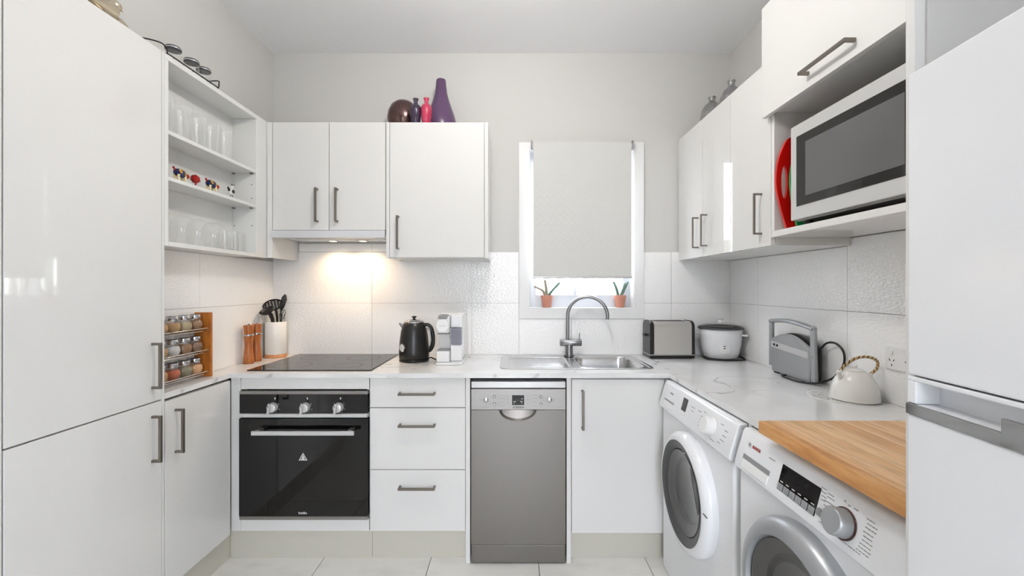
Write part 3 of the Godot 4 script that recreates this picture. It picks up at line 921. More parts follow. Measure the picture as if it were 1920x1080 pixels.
# ------------------------------------------------------------------ cooking
func cooktop_and_oven():
	var c := thing("ceramic_cooktop", "flat black glass cooktop set into the worktop beside the kettle", "cooktop", V(-0.98, 0.9, 2.3))
	bxd(c, "glass_top", M.black_glass, -1.278, -0.679, 0.9002, 0.9055, 2.054, 2.557, 0.002)
	for q in [[-1.12, 2.18, 0.09], [-0.84, 2.18, 0.072], [-1.12, 2.42, 0.072], [-0.84, 2.42, 0.09]]:
		var ring := []
		for k in 40:
			ring.append(V(q[0] + cos(TAU * k / 40) * q[2], 0.9056, q[1] + sin(TAU * k / 40) * q[2]))
		wp(c, "zone_ring", sweep(ring, [Vector2(0.0012, 0.0002)], 4, true), M.dark_grey)
	var o := thing("built_in_oven", "black glass built-in oven with three white knobs and a silver bar handle", "oven", V(-0.977, 0.212, 2.2))
	var x0 := -1.2775
	var x1 := -0.6765
	bxd(o, "cavity", M.black, -1.28, -0.693, 0.213, 0.81, 2.03, 2.50, 0.001)
	bxd(o, "top_trim", M.steel_soft, x0, x1, 0.8015, 0.8165, 1.997, 2.028, 0.002)
	var cp := bxd(o, "control_panel", M.black_glass, x0, x1, 0.7135, 0.8010, 2.0, 2.028, 0.001)
	bxd(o, "middle_trim", M.silver_light, x0, x1, 0.694, 0.712, 1.992, 2.028, 0.003)
	var dr := bxd(o, "oven_door", M.black_glass, x0, x1, 0.2315, 0.689, 1.995, 2.028, 0.002)
	bxd(o, "bottom_trim", M.steel_soft, x0, x1, 0.2135, 0.230, 1.997, 2.028, 0.002)
	# door handle: flat bar on two posts
	var h := bxd(dr, "handle", M.silver_light, -1.192, -0.722, 0.626, 0.645, 1.945, 1.957, 0.003)
	h.set_meta("label", "silver bar handle")
	for x in [-1.170, -0.744]:
		bxd(dr, "handle_post", M.steel_soft, x - 0.011, x + 0.011, 0.630, 0.648, 1.956, 1.996, 0.003)
	# hot surface sign and maker's name
	var tri_out := [Vector2(-0.0205, -0.017), Vector2(0.0205, -0.017), Vector2(0.0, 0.0185)]
	var sign_ := tri_ring(tri_out, 0.0034, 0.0006)
	wp(dr, "warning_triangle", sign_, M.white_print, V(-0.977, 0.511, 1.9945))
	var hand := slab([Vector2(-0.0085, -0.0125), Vector2(0.0085, -0.0125), Vector2(0.009, -0.010), Vector2(0.0045, -0.0085), Vector2(0.0075, -0.004), Vector2(0.0035, -0.003), Vector2(0.004, 0.003), Vector2(0.001, 0.0065), Vector2(-0.003, 0.0025), Vector2(-0.0035, -0.002), Vector2(-0.0065, -0.004), Vector2(-0.0035, -0.008), Vector2(-0.009, -0.010)], 0.0006)
	wp(dr, "warning_pictogram", hand, M.white_print, V(-0.977, 0.511, 1.9945))
	wp(dr, "maker_name", letters("Emilia", 0.0095, false, true), M.white_print, V(-0.9785, 0.2475, 1.9945))
	# knobs: skirted with a finger bar
	for x in [-1.119, -0.967, -0.812]:
		var k := wp(cp, "knob", lathe([Vector2(0, 0.024), Vector2(0.017, 0.024), Vector2(0.0205, 0.021), Vector2(0.0225, 0.0), Vector2(0, 0.0)], 28), M.silver_light, V(x, 0.741, 2.0), Basis(Vector3.RIGHT, PI / 2))
		k.set_meta("label", "pale silver knob with a finger bar")
		wp(k, "finger_bar", rbox(Vector3(0.011, 0.048, 0.012), 0.003, 2), M.silver_light, V(x - 0.005, 0.740, 1.969), Basis(Vector3(0, 0, 1), -0.12))
		wp(k, "indicator", rbox(Vector3(0.003, 0.006, 0.0008), 0.0003), M.black, V(x - 0.004, 0.753, 1.9626))
		var dots := [[0.022, 0.014], [0.026, -0.008], [0.014, -0.023], [-0.02, 0.016]]
		for q in dots:
			wp(cp, "dial_mark", lathe([Vector2(0, 0), Vector2(0.0016, 0), Vector2(0.0016, 0.0005), Vector2(0, 0.0005)], 8), M.white_print, V(x + q[0] * 1.1, 0.741 + q[1] * 1.1, 1.9994), Basis(Vector3.RIGHT, PI / 2))
		wp(cp, "dial_symbol", slab([Vector2(-0.0022, -0.004), Vector2(0.0022, -0.004), Vector2(0.0026, 0.001), Vector2(0.0012, 0.005), Vector2(-0.0012, 0.005), Vector2(-0.0026, 0.001)], 0.0005), M.white_print, V(x + 0.008, 0.782, 1.9996))

func tri_ring(outer: Array, w: float, thick: float) -> Mesh:
	var c: Vector2 = (outer[0] + outer[1] + outer[2]) / 3.0
	var st := st_new()
	for i in 3:
		var a: Vector2 = outer[i]
		var b: Vector2 = outer[(i + 1) % 3]
		var e := (b - a).normalized()
		var r := (absf((c - a).cross(e)))
		var k := 1.0 - w / r
		var ai := c + (a - c) * k
		var bi := c + (b - c) * k
		quad(st, Vector3(a.x, a.y, thick / 2), Vector3(b.x, b.y, thick / 2), Vector3(bi.x, bi.y, thick / 2), Vector3(ai.x, ai.y, thick / 2), Vector3.BACK)
		var n := Vector3(e.y, -e.x, 0)
		quad(st, Vector3(a.x, a.y, thick / 2), Vector3(b.x, b.y, thick / 2), Vector3(b.x, b.y, -thick / 2), Vector3(a.x, a.y, -thick / 2), n)
		quad(st, Vector3(ai.x, ai.y, thick / 2), Vector3(bi.x, bi.y, thick / 2), Vector3(bi.x, bi.y, -thick / 2), Vector3(ai.x, ai.y, -thick / 2), -n)
	return st.commit()

func dishwasher():
	var o := thing("dishwasher", "slim stainless steel dishwasher with scooped grip below its control panel", "dishwasher", V(0.03, 0, 2.3))
	var x0 := -0.1925
	var x1 := 0.2525
	bxd(o, "body", M.dark_grey, x0 + 0.003, x1 - 0.003, 0.012, 0.822, 2.035, 2.55, 0.001)
	bxd(o, "lid", M.silver_light, x0, x1, 0.8275, 0.859, 2.012, 2.55, 0.003)
	var p := bxd(o, "control_panel", M.steel_soft, x0, x1, 0.7275, 0.8255, 2.0, 2.034, 0.003)
	var face := 1.9998
	var d := bxd(o, "door", M.steel_dark, x0, x1, 0.0935, 0.7265, 2.004, 2.034, 0.002)
	bxd(o, "plinth", M.steel_dark, x0 + 0.002, x1 - 0.002, 0.008, 0.0905, 2.008, 2.03, 0.002)
	# scooped grip: a shallow half-round lip under the panel
	var st := st_new()
	var cx := 0.0265
	var n := 24
	for i in n:
		var a0 := PI + PI * i / n
		var a1 := PI + PI * (i + 1) / n
		var w := 0.088
		var hh := 0.051
		var o0 := V(cx + cos(a0) * w, 0.727 + sin(a0) * hh, 2.0035)
		var o1 := V(cx + cos(a1) * w, 0.727 + sin(a1) * hh, 2.0035)
		var m0 := V(cx + cos(a0) * w * 0.95, 0.727 + sin(a0) * hh * 0.92, 1.986)
		var m1 := V(cx + cos(a1) * w * 0.95, 0.727 + sin(a1) * hh * 0.92, 1.986)
		var i0 := V(cx + cos(a0) * w * 0.84, 0.727 + sin(a0) * hh * 0.74, 1.997)
		var i1 := V(cx + cos(a1) * w * 0.84, 0.727 + sin(a1) * hh * 0.74, 1.997)
		var c0 := V(cx + cos(a0) * w * 0.8, 0.7275, 2.0025)
		var c1 := V(cx + cos(a1) * w * 0.8, 0.7275, 2.0025)
		var r0 := Vector3(cos(a0), sin(a0), 0)
		var r1 := Vector3(cos(a1), sin(a1), 0)
		var f := Vector3(0, 0, 1)
		for q in [[o0, o1, m1, m0, 0.8], [m0, m1, i1, i0, -0.7], [i0, i1, c1, c0, -0.15]]:
			var k: float = q[4]
			var na := (f + r0 * k).normalized()
			var nb := (f + r1 * k).normalized()
			tri(st, q[0], q[1], q[2], na, nb, nb)
			tri(st, q[0], q[2], q[3], na, nb, na)
	wp(o, "grip", st.commit(), M.steel_dark)
	# display, buttons and print
	var px := func(x): return (x - 960.0) / 399.5
	var dis := bxd(p, "display", M.black, 0.0003, 0.0570, 0.7515, 0.7975, 1.9985, 2.0005, 0.0005)
	bxd(dis, "display_line", M.grey_print, 0.004, 0.0535, 0.7736, 0.7743, 1.9981, 1.9986, 0.0)
	for q in [[0.012, 0.7675, 0.012], [0.044, 0.7675, 0.010], [0.010, 0.7595, 0.004], [0.046, 0.7595, 0.003], [0.047, 0.781, 0.006]]:
		bxd(dis, "display_digit", M.white_print, q[0] - q[2] / 2, q[0] + q[2] / 2, q[1] - 0.0012, q[1] + 0.0012, 1.9980, 1.9986, 0.0)
	for q in [[-0.1225, 0.7755, 0.0115], [0.1770, 0.7755, 0.0115]]:
		wp(p, "push_button", lathe([Vector2(0, 0.003), Vector2(q[2] * 0.75, 0.003), Vector2(q[2], 0.001), Vector2(q[2] * 1.06, 0.0)], 24), M.steel, V(q[0], q[1], face), Basis(Vector3.RIGHT, PI / 2))
	for q in [[-0.0820, 0.7905], [-0.0820, 0.7565], [0.1350, 0.7905], [0.1350, 0.7565]]:
		wp(p, "small_button", lathe([Vector2(0, 0.003), Vector2(0.0035, 0.003), Vector2(0.0042, 0.0025)], 18), M.white_plastic, V(q[0], q[1], face), Basis(Vector3.RIGHT, PI / 2))
		wp(p, "button_ring", lathe([Vector2(0.0042, 0.003), Vector2(0.0066, 0.0024), Vector2(0.0068, 0.0)], 18), M.dark_grey, V(q[0], q[1], face), Basis(Vector3.RIGHT, PI / 2))
	for q in [[-0.0625, -0.0330], [0.0890, 0.1180]]:
		for k in 4:
			var y: float = 0.7965 - 0.0155 * k
			bxd(p, "printed_line", M.grey_print, q[0], q[1], y - 0.0004, y + 0.0004, 1.9992, 2.0002, 0.0)
		for x in q:
			bxd(p, "printed_line", M.grey_print, x - 0.0004, x + 0.0004, 0.750, 0.7965, 1.9992, 2.0002, 0.0)
	for q in [[-0.0200, 0.7920], [-0.0200, 0.7765], [-0.0200, 0.7600], [0.0745, 0.7920], [0.0745, 0.7765], [0.0745, 0.7600], [-0.1510, 0.7755], [-0.1420, 0.7755], [0.1990, 0.7755], [-0.0990, 0.7905], [-0.0990, 0.7560], [0.1480, 0.7735]]:
		bxd(p, "printed_symbol", M.grey_print, q[0] - 0.0025, q[0] + 0.0025, q[1] - 0.0022, q[1] + 0.0022, 1.9992, 2.0002, 0.0005)
	wp(p, "maker_name", letters("BOSCH", 0.0085, false, true), M.dark_grey, V(0.0375, 0.7405, 1.9996))
	maker_mark(p, V(0.0085, 0.7405, 1.9996), 0.0042, Basis.IDENTITY, M.dark_grey)
	bxd(p, "model_print", M.grey_print, -0.140, -0.108, 0.7395, 0.7410, 1.9992, 2.0002, 0.0)
	bxd(p, "model_print", M.grey_print, 0.212, 0.240, 0.7395, 0.7410, 1.9992, 2.0002, 0.0)

# the maker's round emblem: a ring with an armature bar
func maker_mark(par: Node3D, at: Vector3, r: float, b: Basis, m: Material):
	var ring := []
	for k in 24:
		ring.append(Vector3(cos(TAU * k / 24) * r, sin(TAU * k / 24) * r, 0))
	var o := wp(par, "emblem", sweep(ring, [Vector2(r * 0.12, 0.0003)], 4, true, Vector3(0, 0, 1)), m, at, b)
	var s := lp(o, "emblem_bar", rbox(Vector3(r * 0.25, r * 1.1, 0.0006), 0.0001), m, Vector3(-r * 0.42, 0, 0))
	lp(o, "emblem_bar", rbox(Vector3(r * 0.25, r * 1.1, 0.0006), 0.0001), m, Vector3(r * 0.42, 0, 0))
	lp(o, "emblem_bar", rbox(Vector3(r * 0.9, r * 0.25, 0.0006), 0.0001), m)

# ------------------------------------------------------------------ laundry machines under the worktop
func washers():
	var a := laundry("washing_machine", "white front-loading washing machine with dark porthole beside the sink cupboard", 1.345, 1.985, 1.668, M.white_enamel, M.dark_grey, 0.192, 0.160)
	var b := laundry("clothes_dryer", "white front-loading machine with silver porthole ring under the bamboo board", 0.716, 1.316, 1.012, M.silver_paint, M.silver_paint, 0.186, 0.180)
	var sup := thing("support_panel", "white worktop support panel between the two laundry machines", "panel", V(1.02, 0, 1.33))
	bxd(sup, "panel_board", M.gloss, 0.742, 1.30, 0.0005, 0.8775, 1.3215, 1.3395)
	# panel: a face tilted back, x grows with height
	var u := Vector3(0, 0, 1)
	var v := Vector3(0.026, 0.096, 0).normalized()
	var B := Basis(u, v, u.cross(v))
	var at := func(d: float, y: float, off := 0.0005) -> Vector3: return V(0.686 + (y - 0.77) / 0.096 * 0.026, y, d) + B.z * off
	var disc := func(par: Node3D, called: String, m: Material, d: float, y: float, r: float, tall: float):
		return wp(par, called, lathe([Vector2(0, tall), Vector2(r * 0.9, tall), Vector2(r, tall * 0.9), Vector2(r * 1.04, 0.0)], 28), m, at.call(d, y, 0.0), B * Basis(Vector3.RIGHT, PI / 2))
	var patch := func(par: Node3D, called: String, m: Material, d: float, y: float, w: float, h: float, t: float, r := 0.0002):
		return wp(par, called, rbox(Vector3(w, h, t), r), m, at.call(d, y, 0.0), B)
	# the far machine
	var pa: Node3D = a.get_node("control_panel")
	wp(pa, "maker_name", letters("BOSCH", 0.0075, false, true), M.grey_print, at.call(1.875, 0.835), B)
	var scr = patch.call(pa, "display", M.dark_grey, 1.733, 0.826, 0.042, 0.052, 0.002, 0.0008)
	patch.call(pa, "display_keys", M.white_plastic, 1.733, 0.791, 0.040, 0.012, 0.003, 0.001)
	patch.call(pa, "drawer_recess", M.grey_plastic, 1.885, 0.800, 0.105, 0.006, 0.0016)
	patch.call(pa, "drawer_front", M.white_plastic, 1.885, 0.783, 0.105, 0.024, 0.003, 0.001)
	var kn = disc.call(pa, "knob", M.white_plastic, 1.497, 0.815, 0.030, 0.030)
	wp(kn, "knob_skirt", lathe([Vector2(0.030, 0.004), Vector2(0.036, 0.003), Vector2(0.037, 0.0)], 28), M.white_plastic, at.call(1.497, 0.815, 0.0), B * Basis(Vector3.RIGHT, PI / 2))
	var rng := RandomNumberGenerator.new()
	rng.seed = 3
	print_rows(pa, B, at, [[1.66, 0.836, 0.03], [1.655, 0.822, 0.02], [1.60, 0.838, 0.025], [1.575, 0.826, 0.018], [1.578, 0.814, 0.018], [1.58, 0.802, 0.02], [1.578, 0.79, 0.02], [1.56, 0.845, 0.02], [1.43, 0.842, 0.02], [1.40, 0.83, 0.018], [1.405, 0.812, 0.02], [1.41, 0.796, 0.024], [1.425, 0.784, 0.02], [1.47, 0.777, 0.03]], 0.0022)
	# the near machine
	var pb: Node3D = b.get_node("control_panel")
	wp(pb, "maker_name", letters("BOSCH", 0.0085, false, true), M.red_print, at.call(1.228, 0.836), B)
	maker_mark(pb, at.call(1.262, 0.836), 0.0055, B, M.grey_print)
	patch.call(pb, "model_print", M.grey_print, 1.155, 0.836, 0.026, 0.0022, 0.0012)
	patch.call(pb, "drawer_recess", M.grey_plastic, 1.214, 0.799, 0.128, 0.013, 0.0016)
	patch.call(pb, "drawer_front", M.white_plastic, 1.214, 0.7795, 0.128, 0.026, 0.004, 0.0015)
	var ds = patch.call(pb, "display", M.black_glass, 1.041, 0.811, 0.137, 0.066, 0.002, 0.0008)
	for k in 6:
		patch.call(ds, "display_key", M.silver_paint, 1.0975 - 0.0226 * k, 0.788, 0.0195, 0.0165, 0.005, 0.001)
		patch.call(ds, "display_caption", M.white_print, 1.0975 - 0.0226 * k, 0.8015, 0.011, 0.0022, 0.0028)
	disc.call(pb, "start_button", M.grey_plastic, 0.962, 0.795, 0.0085, 0.003)
	var kb = disc.call(pb, "knob", M.silver_paint, 0.895, 0.806, 0.0285, 0.030)
	wp(kb, "knob_ring", lathe([Vector2(0.0295, 0.0025), Vector2(0.033, 0.002), Vector2(0.033, 0.0)], 32), M.brown_metal, at.call(0.895, 0.806, 0.0), B * Basis(Vector3.RIGHT, PI / 2))
	print_rows(pb, B, at, [[0.968, 0.846, 0.012], [0.966, 0.838, 0.012], [0.964, 0.830, 0.008], [0.963, 0.822, 0.006],
		[0.945, 0.842, 0.018], [0.944, 0.835, 0.018], [0.943, 0.825, 0.028], [0.947, 0.815, 0.018], [0.947, 0.805, 0.018], [0.948, 0.795, 0.02], [0.948, 0.786, 0.022], [0.946, 0.777, 0.022],
		[0.905, 0.848, 0.006], [0.893, 0.844, 0.006], [0.878, 0.845, 0.008],
		[0.838, 0.842, 0.02], [0.834, 0.834, 0.022], [0.834, 0.826, 0.026], [0.837, 0.817, 0.024], [0.836, 0.809, 0.02], [0.836, 0.801, 0.022], [0.838, 0.793, 0.024], [0.838, 0.786, 0.026], [0.840, 0.779, 0.028], [0.915, 0.7745, 0.026], [0.88, 0.7735, 0.03], [0.856, 0.7735, 0.02]], 0.0016)

func print_rows(par: Node3D, B: Basis, at: Callable, rows: Array, tall: float):
	# rows of fine printed lettering, too small to read
	var rng := RandomNumberGenerator.new()
	rng.seed = 17
	for r in rows:
		var d: float = r[0] + r[2] / 2
		while d > r[0] - r[2] / 2:
			var w := 0.003 + 0.005 * rng.randf()
			wp(par, "printed_word", rbox(Vector3(w, tall, 0.0008), 0.0001), M.grey_print, at.call(d - w / 2, r[1], 0.0), B)
			d -= w + 0.0018

func laundry(called: String, label: String, d0: float, d1: float, dc: float, ring_mat: Material, inner_mat: Material, ri: float, rg: float) -> Node3D:
	var o := thing(called, label, "washing machine" if called == "washing_machine" else "laundry machine", V(1.0, 0, (d0 + d1) / 2))
	wp(o, "body", rbox(Vector3(0.58, 0.738, d1 - d0), 0.012, 2), M.white_enamel, V(0.99, 0.381, (d0 + d1) / 2))
	bxd(o, "top_plate", M.white_enamel, 0.735, 1.28, 0.751, 0.868, d0 + 0.002, d1 - 0.002, 0.004)
	for q in [[0.76, d0 + 0.05], [0.76, d1 - 0.05], [1.22, d0 + 0.05], [1.22, d1 - 0.05]]:
		wp(o, "foot", lathe([Vector2(0, 0), Vector2(0.02, 0), Vector2(0.02, 0.013), Vector2(0, 0.013)], 14), M.black, V(q[0], 0.0, q[1]))
	var prof := [Vector2(0.692, 0.7525), Vector2(0.6855, 0.757), Vector2(0.686, 0.77), Vector2(0.712, 0.861), Vector2(0.7155, 0.868), Vector2(0.722, 0.8715), Vector2(0.745, 0.8715), Vector2(0.745, 0.7525)]
	wp(o, "control_panel", slab(prof, d1 - d0, 0.003), M.white_enamel, V(0, 0, (d0 + d1) / 2))
	# porthole door turned out towards the room
	var Y := 0.505
	var B := Basis(Vector3(0, 1, 0), Vector3(-1, 0, 0), Vector3(0, 0, 1))
	var at := V(0.70, Y, dc)
	var door := wp(o, "door", lathe([Vector2(0.226, 0.0), Vector2(0.227, 0.014), Vector2(0.223, 0.030), Vector2(0.214, 0.040), Vector2(ri + 0.008, 0.046), Vector2(ri, 0.046)], 64, 0.6), ring_mat, at, B)
	wp(door, "inner_ring", lathe([Vector2(ri, 0.046), Vector2(ri - 0.003, 0.046), Vector2(rg, 0.034), Vector2(rg - 0.002, 0.028)], 64), inner_mat, at, B)
	wp(door, "glass_bowl", lathe([Vector2(rg - 0.001, 0.030), Vector2(rg - 0.005, 0.036), Vector2(rg * 0.84, 0.032), Vector2(rg * 0.6, 0.024), Vector2(rg * 0.27, 0.018), Vector2(0, 0.017)], 48), M.smoke_glass, at, B)
	wp(door, "drum", lathe([Vector2(rg - 0.002, 0.028), Vector2(rg * 0.8, 0.010), Vector2(rg * 0.4, 0.004), Vector2(0, 0.003)], 48), M.steel_soft, at, B)
	wp(door, "drum_ring", lathe([Vector2(rg * 0.78, 0.014), Vector2(rg * 0.73, 0.018), Vector2(rg * 0.68, 0.011)], 48), M.black, at, B)
	# pull notch on the near side of the ring
	wp(door, "grip_edge", rbox(Vector3(0.004, 0.003, 0.035), 0.001), M.dark_grey, V(0.6565, Y + 0.02, dc - 0.215))
	wp(o, "filter_flap", rbox(Vector3(0.004, 0.09, 0.12), 0.0015), M.white_enamel, V(0.699, 0.09, d0 + 0.09))
	return o

# ------------------------------------------------------------------ microwave bay
func microwave_and_boards():
	var o := thing("microwave_oven", "stainless steel microwave with dark glass door in the open bay", "microwave", V(1.15, 1.518, 1.25))
	bxd(o, "body", M.steel_soft, 1.012, 1.30, 1.534, 1.866, 1.00, 1.517, 0.004)
	var d := bxd(o, "door", M.silver_light, 0.992, 1.012, 1.538, 1.869, 0.998, 1.520, 0.004)
	bxd(d, "door_glass", M.black_glass, 0.9905, 0.9925, 1.583, 1.826, 1.03, 1.487, 0.0008)
	bxd(d, "mesh_screen", M.mesh_screen, 0.9897, 0.9907, 1.612, 1.795, 1.075, 1.44, 0.0003)
	for q in [[1.03, 1.03], [1.03, 1.48], [1.27, 1.03], [1.27, 1.48]]:
		wp(o, "foot", lathe([Vector2(0, 0), Vector2(0.012, 0), Vector2(0.014, 0.0165), Vector2(0, 0.0165)], 14), M.black, V(q[0], 1.518, q[1]))
	# two chopping boards stood on edge beside it
	var red := thing("chopping_board", "red plastic chopping board with a slot handle standing beside the microwave", "chopping board", V(1.15, 1.5183, 1.59))
	var out := curve2([Vector2(-0.128, 0.0), Vector2(-0.152, 0.085), Vector2(-0.168, 0.17), Vector2(-0.160, 0.255), Vector2(-0.132, 0.325), Vector2(-0.115, 0.342)])
	out.append_array([Vector2(0.13, 0.342), Vector2(0.13, 0.0)])
	lp(red, "board_plate", holed(out, Vector2(-0.138, 0.175), 0.0115, 0.062, 0.011), M.red_board)
	var green := thing("chopping_board", "green plastic chopping board tucked between red board and microwave", "chopping board", V(1.15, 1.5183, 1.545))
	var g := curve2([Vector2(-0.118, 0.0), Vector2(-0.138, 0.10), Vector2(-0.144, 0.19), Vector2(-0.128, 0.255), Vector2(-0.10, 0.275)])
	g.append_array([Vector2(0.13, 0.275), Vector2(0.13, 0.0)])
	lp(green, "board_plate", holed(g, Vector2(-0.112, 0.13), 0.009, 0.05, 0.009), M.green_board)

func curve2(pts: Array) -> Array:
	var three := []
	for p in pts:
		three.append(Vector3(p.x, p.y, 0))
	var out := []
	for p in curve(three, 5):
		out.append(Vector2(p.x, p.y))
	return out

# a plate with an upright oval slot, cut by bridging the slot to the outline's left edge
func holed(outline: Array, c: Vector2, rx: float, ry: float, thick: float) -> Mesh:
	# split the plate at the slot's middle into a left and a right piece joined above and below it
	var n := 14
	var poly := PackedVector2Array(outline)
	var hole := PackedVector2Array()
	for k in 24:
		hole.append(c + Vector2(cos(TAU * k / 24) * rx, sin(TAU * k / 24) * ry))
	var st := st_new()
	var big := 2.0
	var halves := [PackedVector2Array([Vector2(-big, -big), Vector2(c.x, -big), Vector2(c.x, big), Vector2(-big, big)]), PackedVector2Array([Vector2(c.x, -big), Vector2(big, -big), Vector2(big, big), Vector2(c.x, big)])]
	for half in halves:
		for piece in Geometry2D.intersect_polygons(poly, half):
			for q in Geometry2D.clip_polygons(piece, hole):
				var idx := Geometry2D.triangulate_polygon(q)
				for s in [-1.0, 1.0]:
					for k in range(0, idx.size(), 3):
						var nn := Vector3(0, 0, s)
						var P := []
						for e in 3:
							var w: Vector2 = q[idx[k + e]]
							P.append(Vector3(w.x, w.y, s * thick / 2))
						tri(st, P[0], P[1], P[2], nn, nn, nn)
	for loop in [[poly, 1.0], [hole, -1.0]]:
		var l: PackedVector2Array = loop[0]
		var cc := Geometry2D.is_polygon_clockwise(l)
		for i in l.size():
			var p := l[i]
			var q := l[(i + 1) % l.size()]
			var e := (q - p).normalized()
			var nn: Vector3 = Vector3(e.y, -e.x, 0) * (-1.0 if cc else 1.0) * loop[1]
			quad(st, Vector3(p.x, p.y, -thick / 2), Vector3(q.x, q.y, -thick / 2), Vector3(q.x, q.y, thick / 2), Vector3(p.x, p.y, thick / 2), nn)
	return st.commit()

# ------------------------------------------------------------------ fridge, standing a little askew; local x runs into the fridge, z towards the room's other end
func fridge():
	var o := thing("refrigerator", "tall white fridge-freezer with a chrome-trimmed grip on the lower door", "refrigerator", V(0.633, 0, 0.684))
	o.rotation_degrees.y = -5.85
	var L := 0.60
	var bx := func(par: Node3D, called: String, m: Material, x0, x1, y0, y1, z0, z1, r := 0.002) -> MeshInstance3D:
		var i := lp(par, called, rbox(Vector3(x1 - x0, y1 - y0, z1 - z0), r), m)
		i.transform = par.transform.affine_inverse() * Transform3D(Basis.IDENTITY, Vector3((x0 + x1) / 2.0, (y0 + y1) / 2.0, (z0 + z1) / 2.0)) if par != o else Transform3D(Basis.IDENTITY, Vector3((x0 + x1) / 2.0, (y0 + y1) / 2.0, (z0 + z1) / 2.0))
		return i
	bx.call(o, "body", M.white_enamel, 0.068, 0.60, 0.02, 1.635, 0.002, L - 0.002, 0.004)
	for q in [[0.1, 0.04], [0.1, L - 0.04], [0.55, 0.04], [0.55, L - 0.04]]:
		lp(o, "foot", lathe([Vector2(0, 0), Vector2(0.02, 0), Vector2(0.02, 0.021), Vector2(0, 0.021)], 14), M.black, Vector3(q[0], 0, q[1]))
	bx.call(o, "upper_door", M.white_enamel, 0.0, 0.064, 1.1625, 1.6405, 0.0, L, 0.004)
	var d: Node3D = bx.call(o, "lower_door", M.white_enamel, 0.0, 0.064, 0.06, 1.1005, 0.0, L, 0.003)
	# grip recess along the top of the lower door
	bx.call(d, "recess_back", M.white_enamel, 0.034, 0.064, 1.1005, 1.1535, 0.0, L, 0.002)
	bx.call(d, "recess_cheek", M.white_enamel, 0.0, 0.036, 1.118, 1.1535, 0.0, 0.017, 0.002)
	bx.call(d, "door_cap", M.white_enamel, 0.0, 0.064, 1.1533, 1.1605, 0.0, L, 0.002)
	bx.call(d, "recess_floor", M.white_enamel, 0.003, 0.036, 1.1005, 1.1178, 0.0, L, 0.001)
	bx.call(d, "chrome_strip", M.fridge_chrome, -0.0025, 0.0035, 1.1005, 1.1178, 0.0005, L - 0.0005, 0.001)
	var grip: Node3D = bx.call(d, "chrome_grip", M.fridge_chrome, -0.003, 0.004, 1.1005, 1.1360, 0.148, 0.42, 0.001)
	grip.set_meta("label", "polished chrome grip plate")

# ------------------------------------------------------------------ globe pendant over the middle of the kitchen, above the picture
func lamps():
	var o := thing("pendant_lamp", "white glass globe pendant lamp hanging over the middle of the kitchen", "pendant lamp", V(-0.05, CEIL, 1.28))
	lp(o, "ceiling_rose", lathe([Vector2(0.0, 0.0), Vector2(0.055, 0.0), Vector2(0.055, -0.012), Vector2(0.02, -0.028), Vector2(0, -0.028)], 28), M.trim)
	lp(o, "cable", tube([Vector3(0, -0.025, 0), Vector3(0, -0.08, 0)], 0.003, 8), M.white_plastic)
	lp(o, "globe", ball(0.07, 0.07, 0.07, 16), M.down_glow, Vector3(0, -0.145, 0))
	var l := OmniLight3D.new()
	l.name = "pendant_light"
	l.light_color = Color(1.0, 0.985, 0.96)
	l.light_energy = 0.68
	l.omni_range = 14.0
	l.omni_attenuation = 2.0
	l.light_size = 0.065
	l.shadow_enabled = true
	o.add_child(l, true)
	l.position = Vector3(0, -0.145, 0)

# ------------------------------------------------------------------ things on the worktop
const SIDE := Basis(Vector3(0, 0, 1), Vector3(0, 1, 0), Vector3(-1, 0, 0))      # outline lies along the depth of the room, thickness across

func worktop_things():
	kettle()
	coffee_machine()
	toaster()
	rice_cooker()
	sandwich_press()
	teapot()
	bamboo_board()
	mills()
	crock()

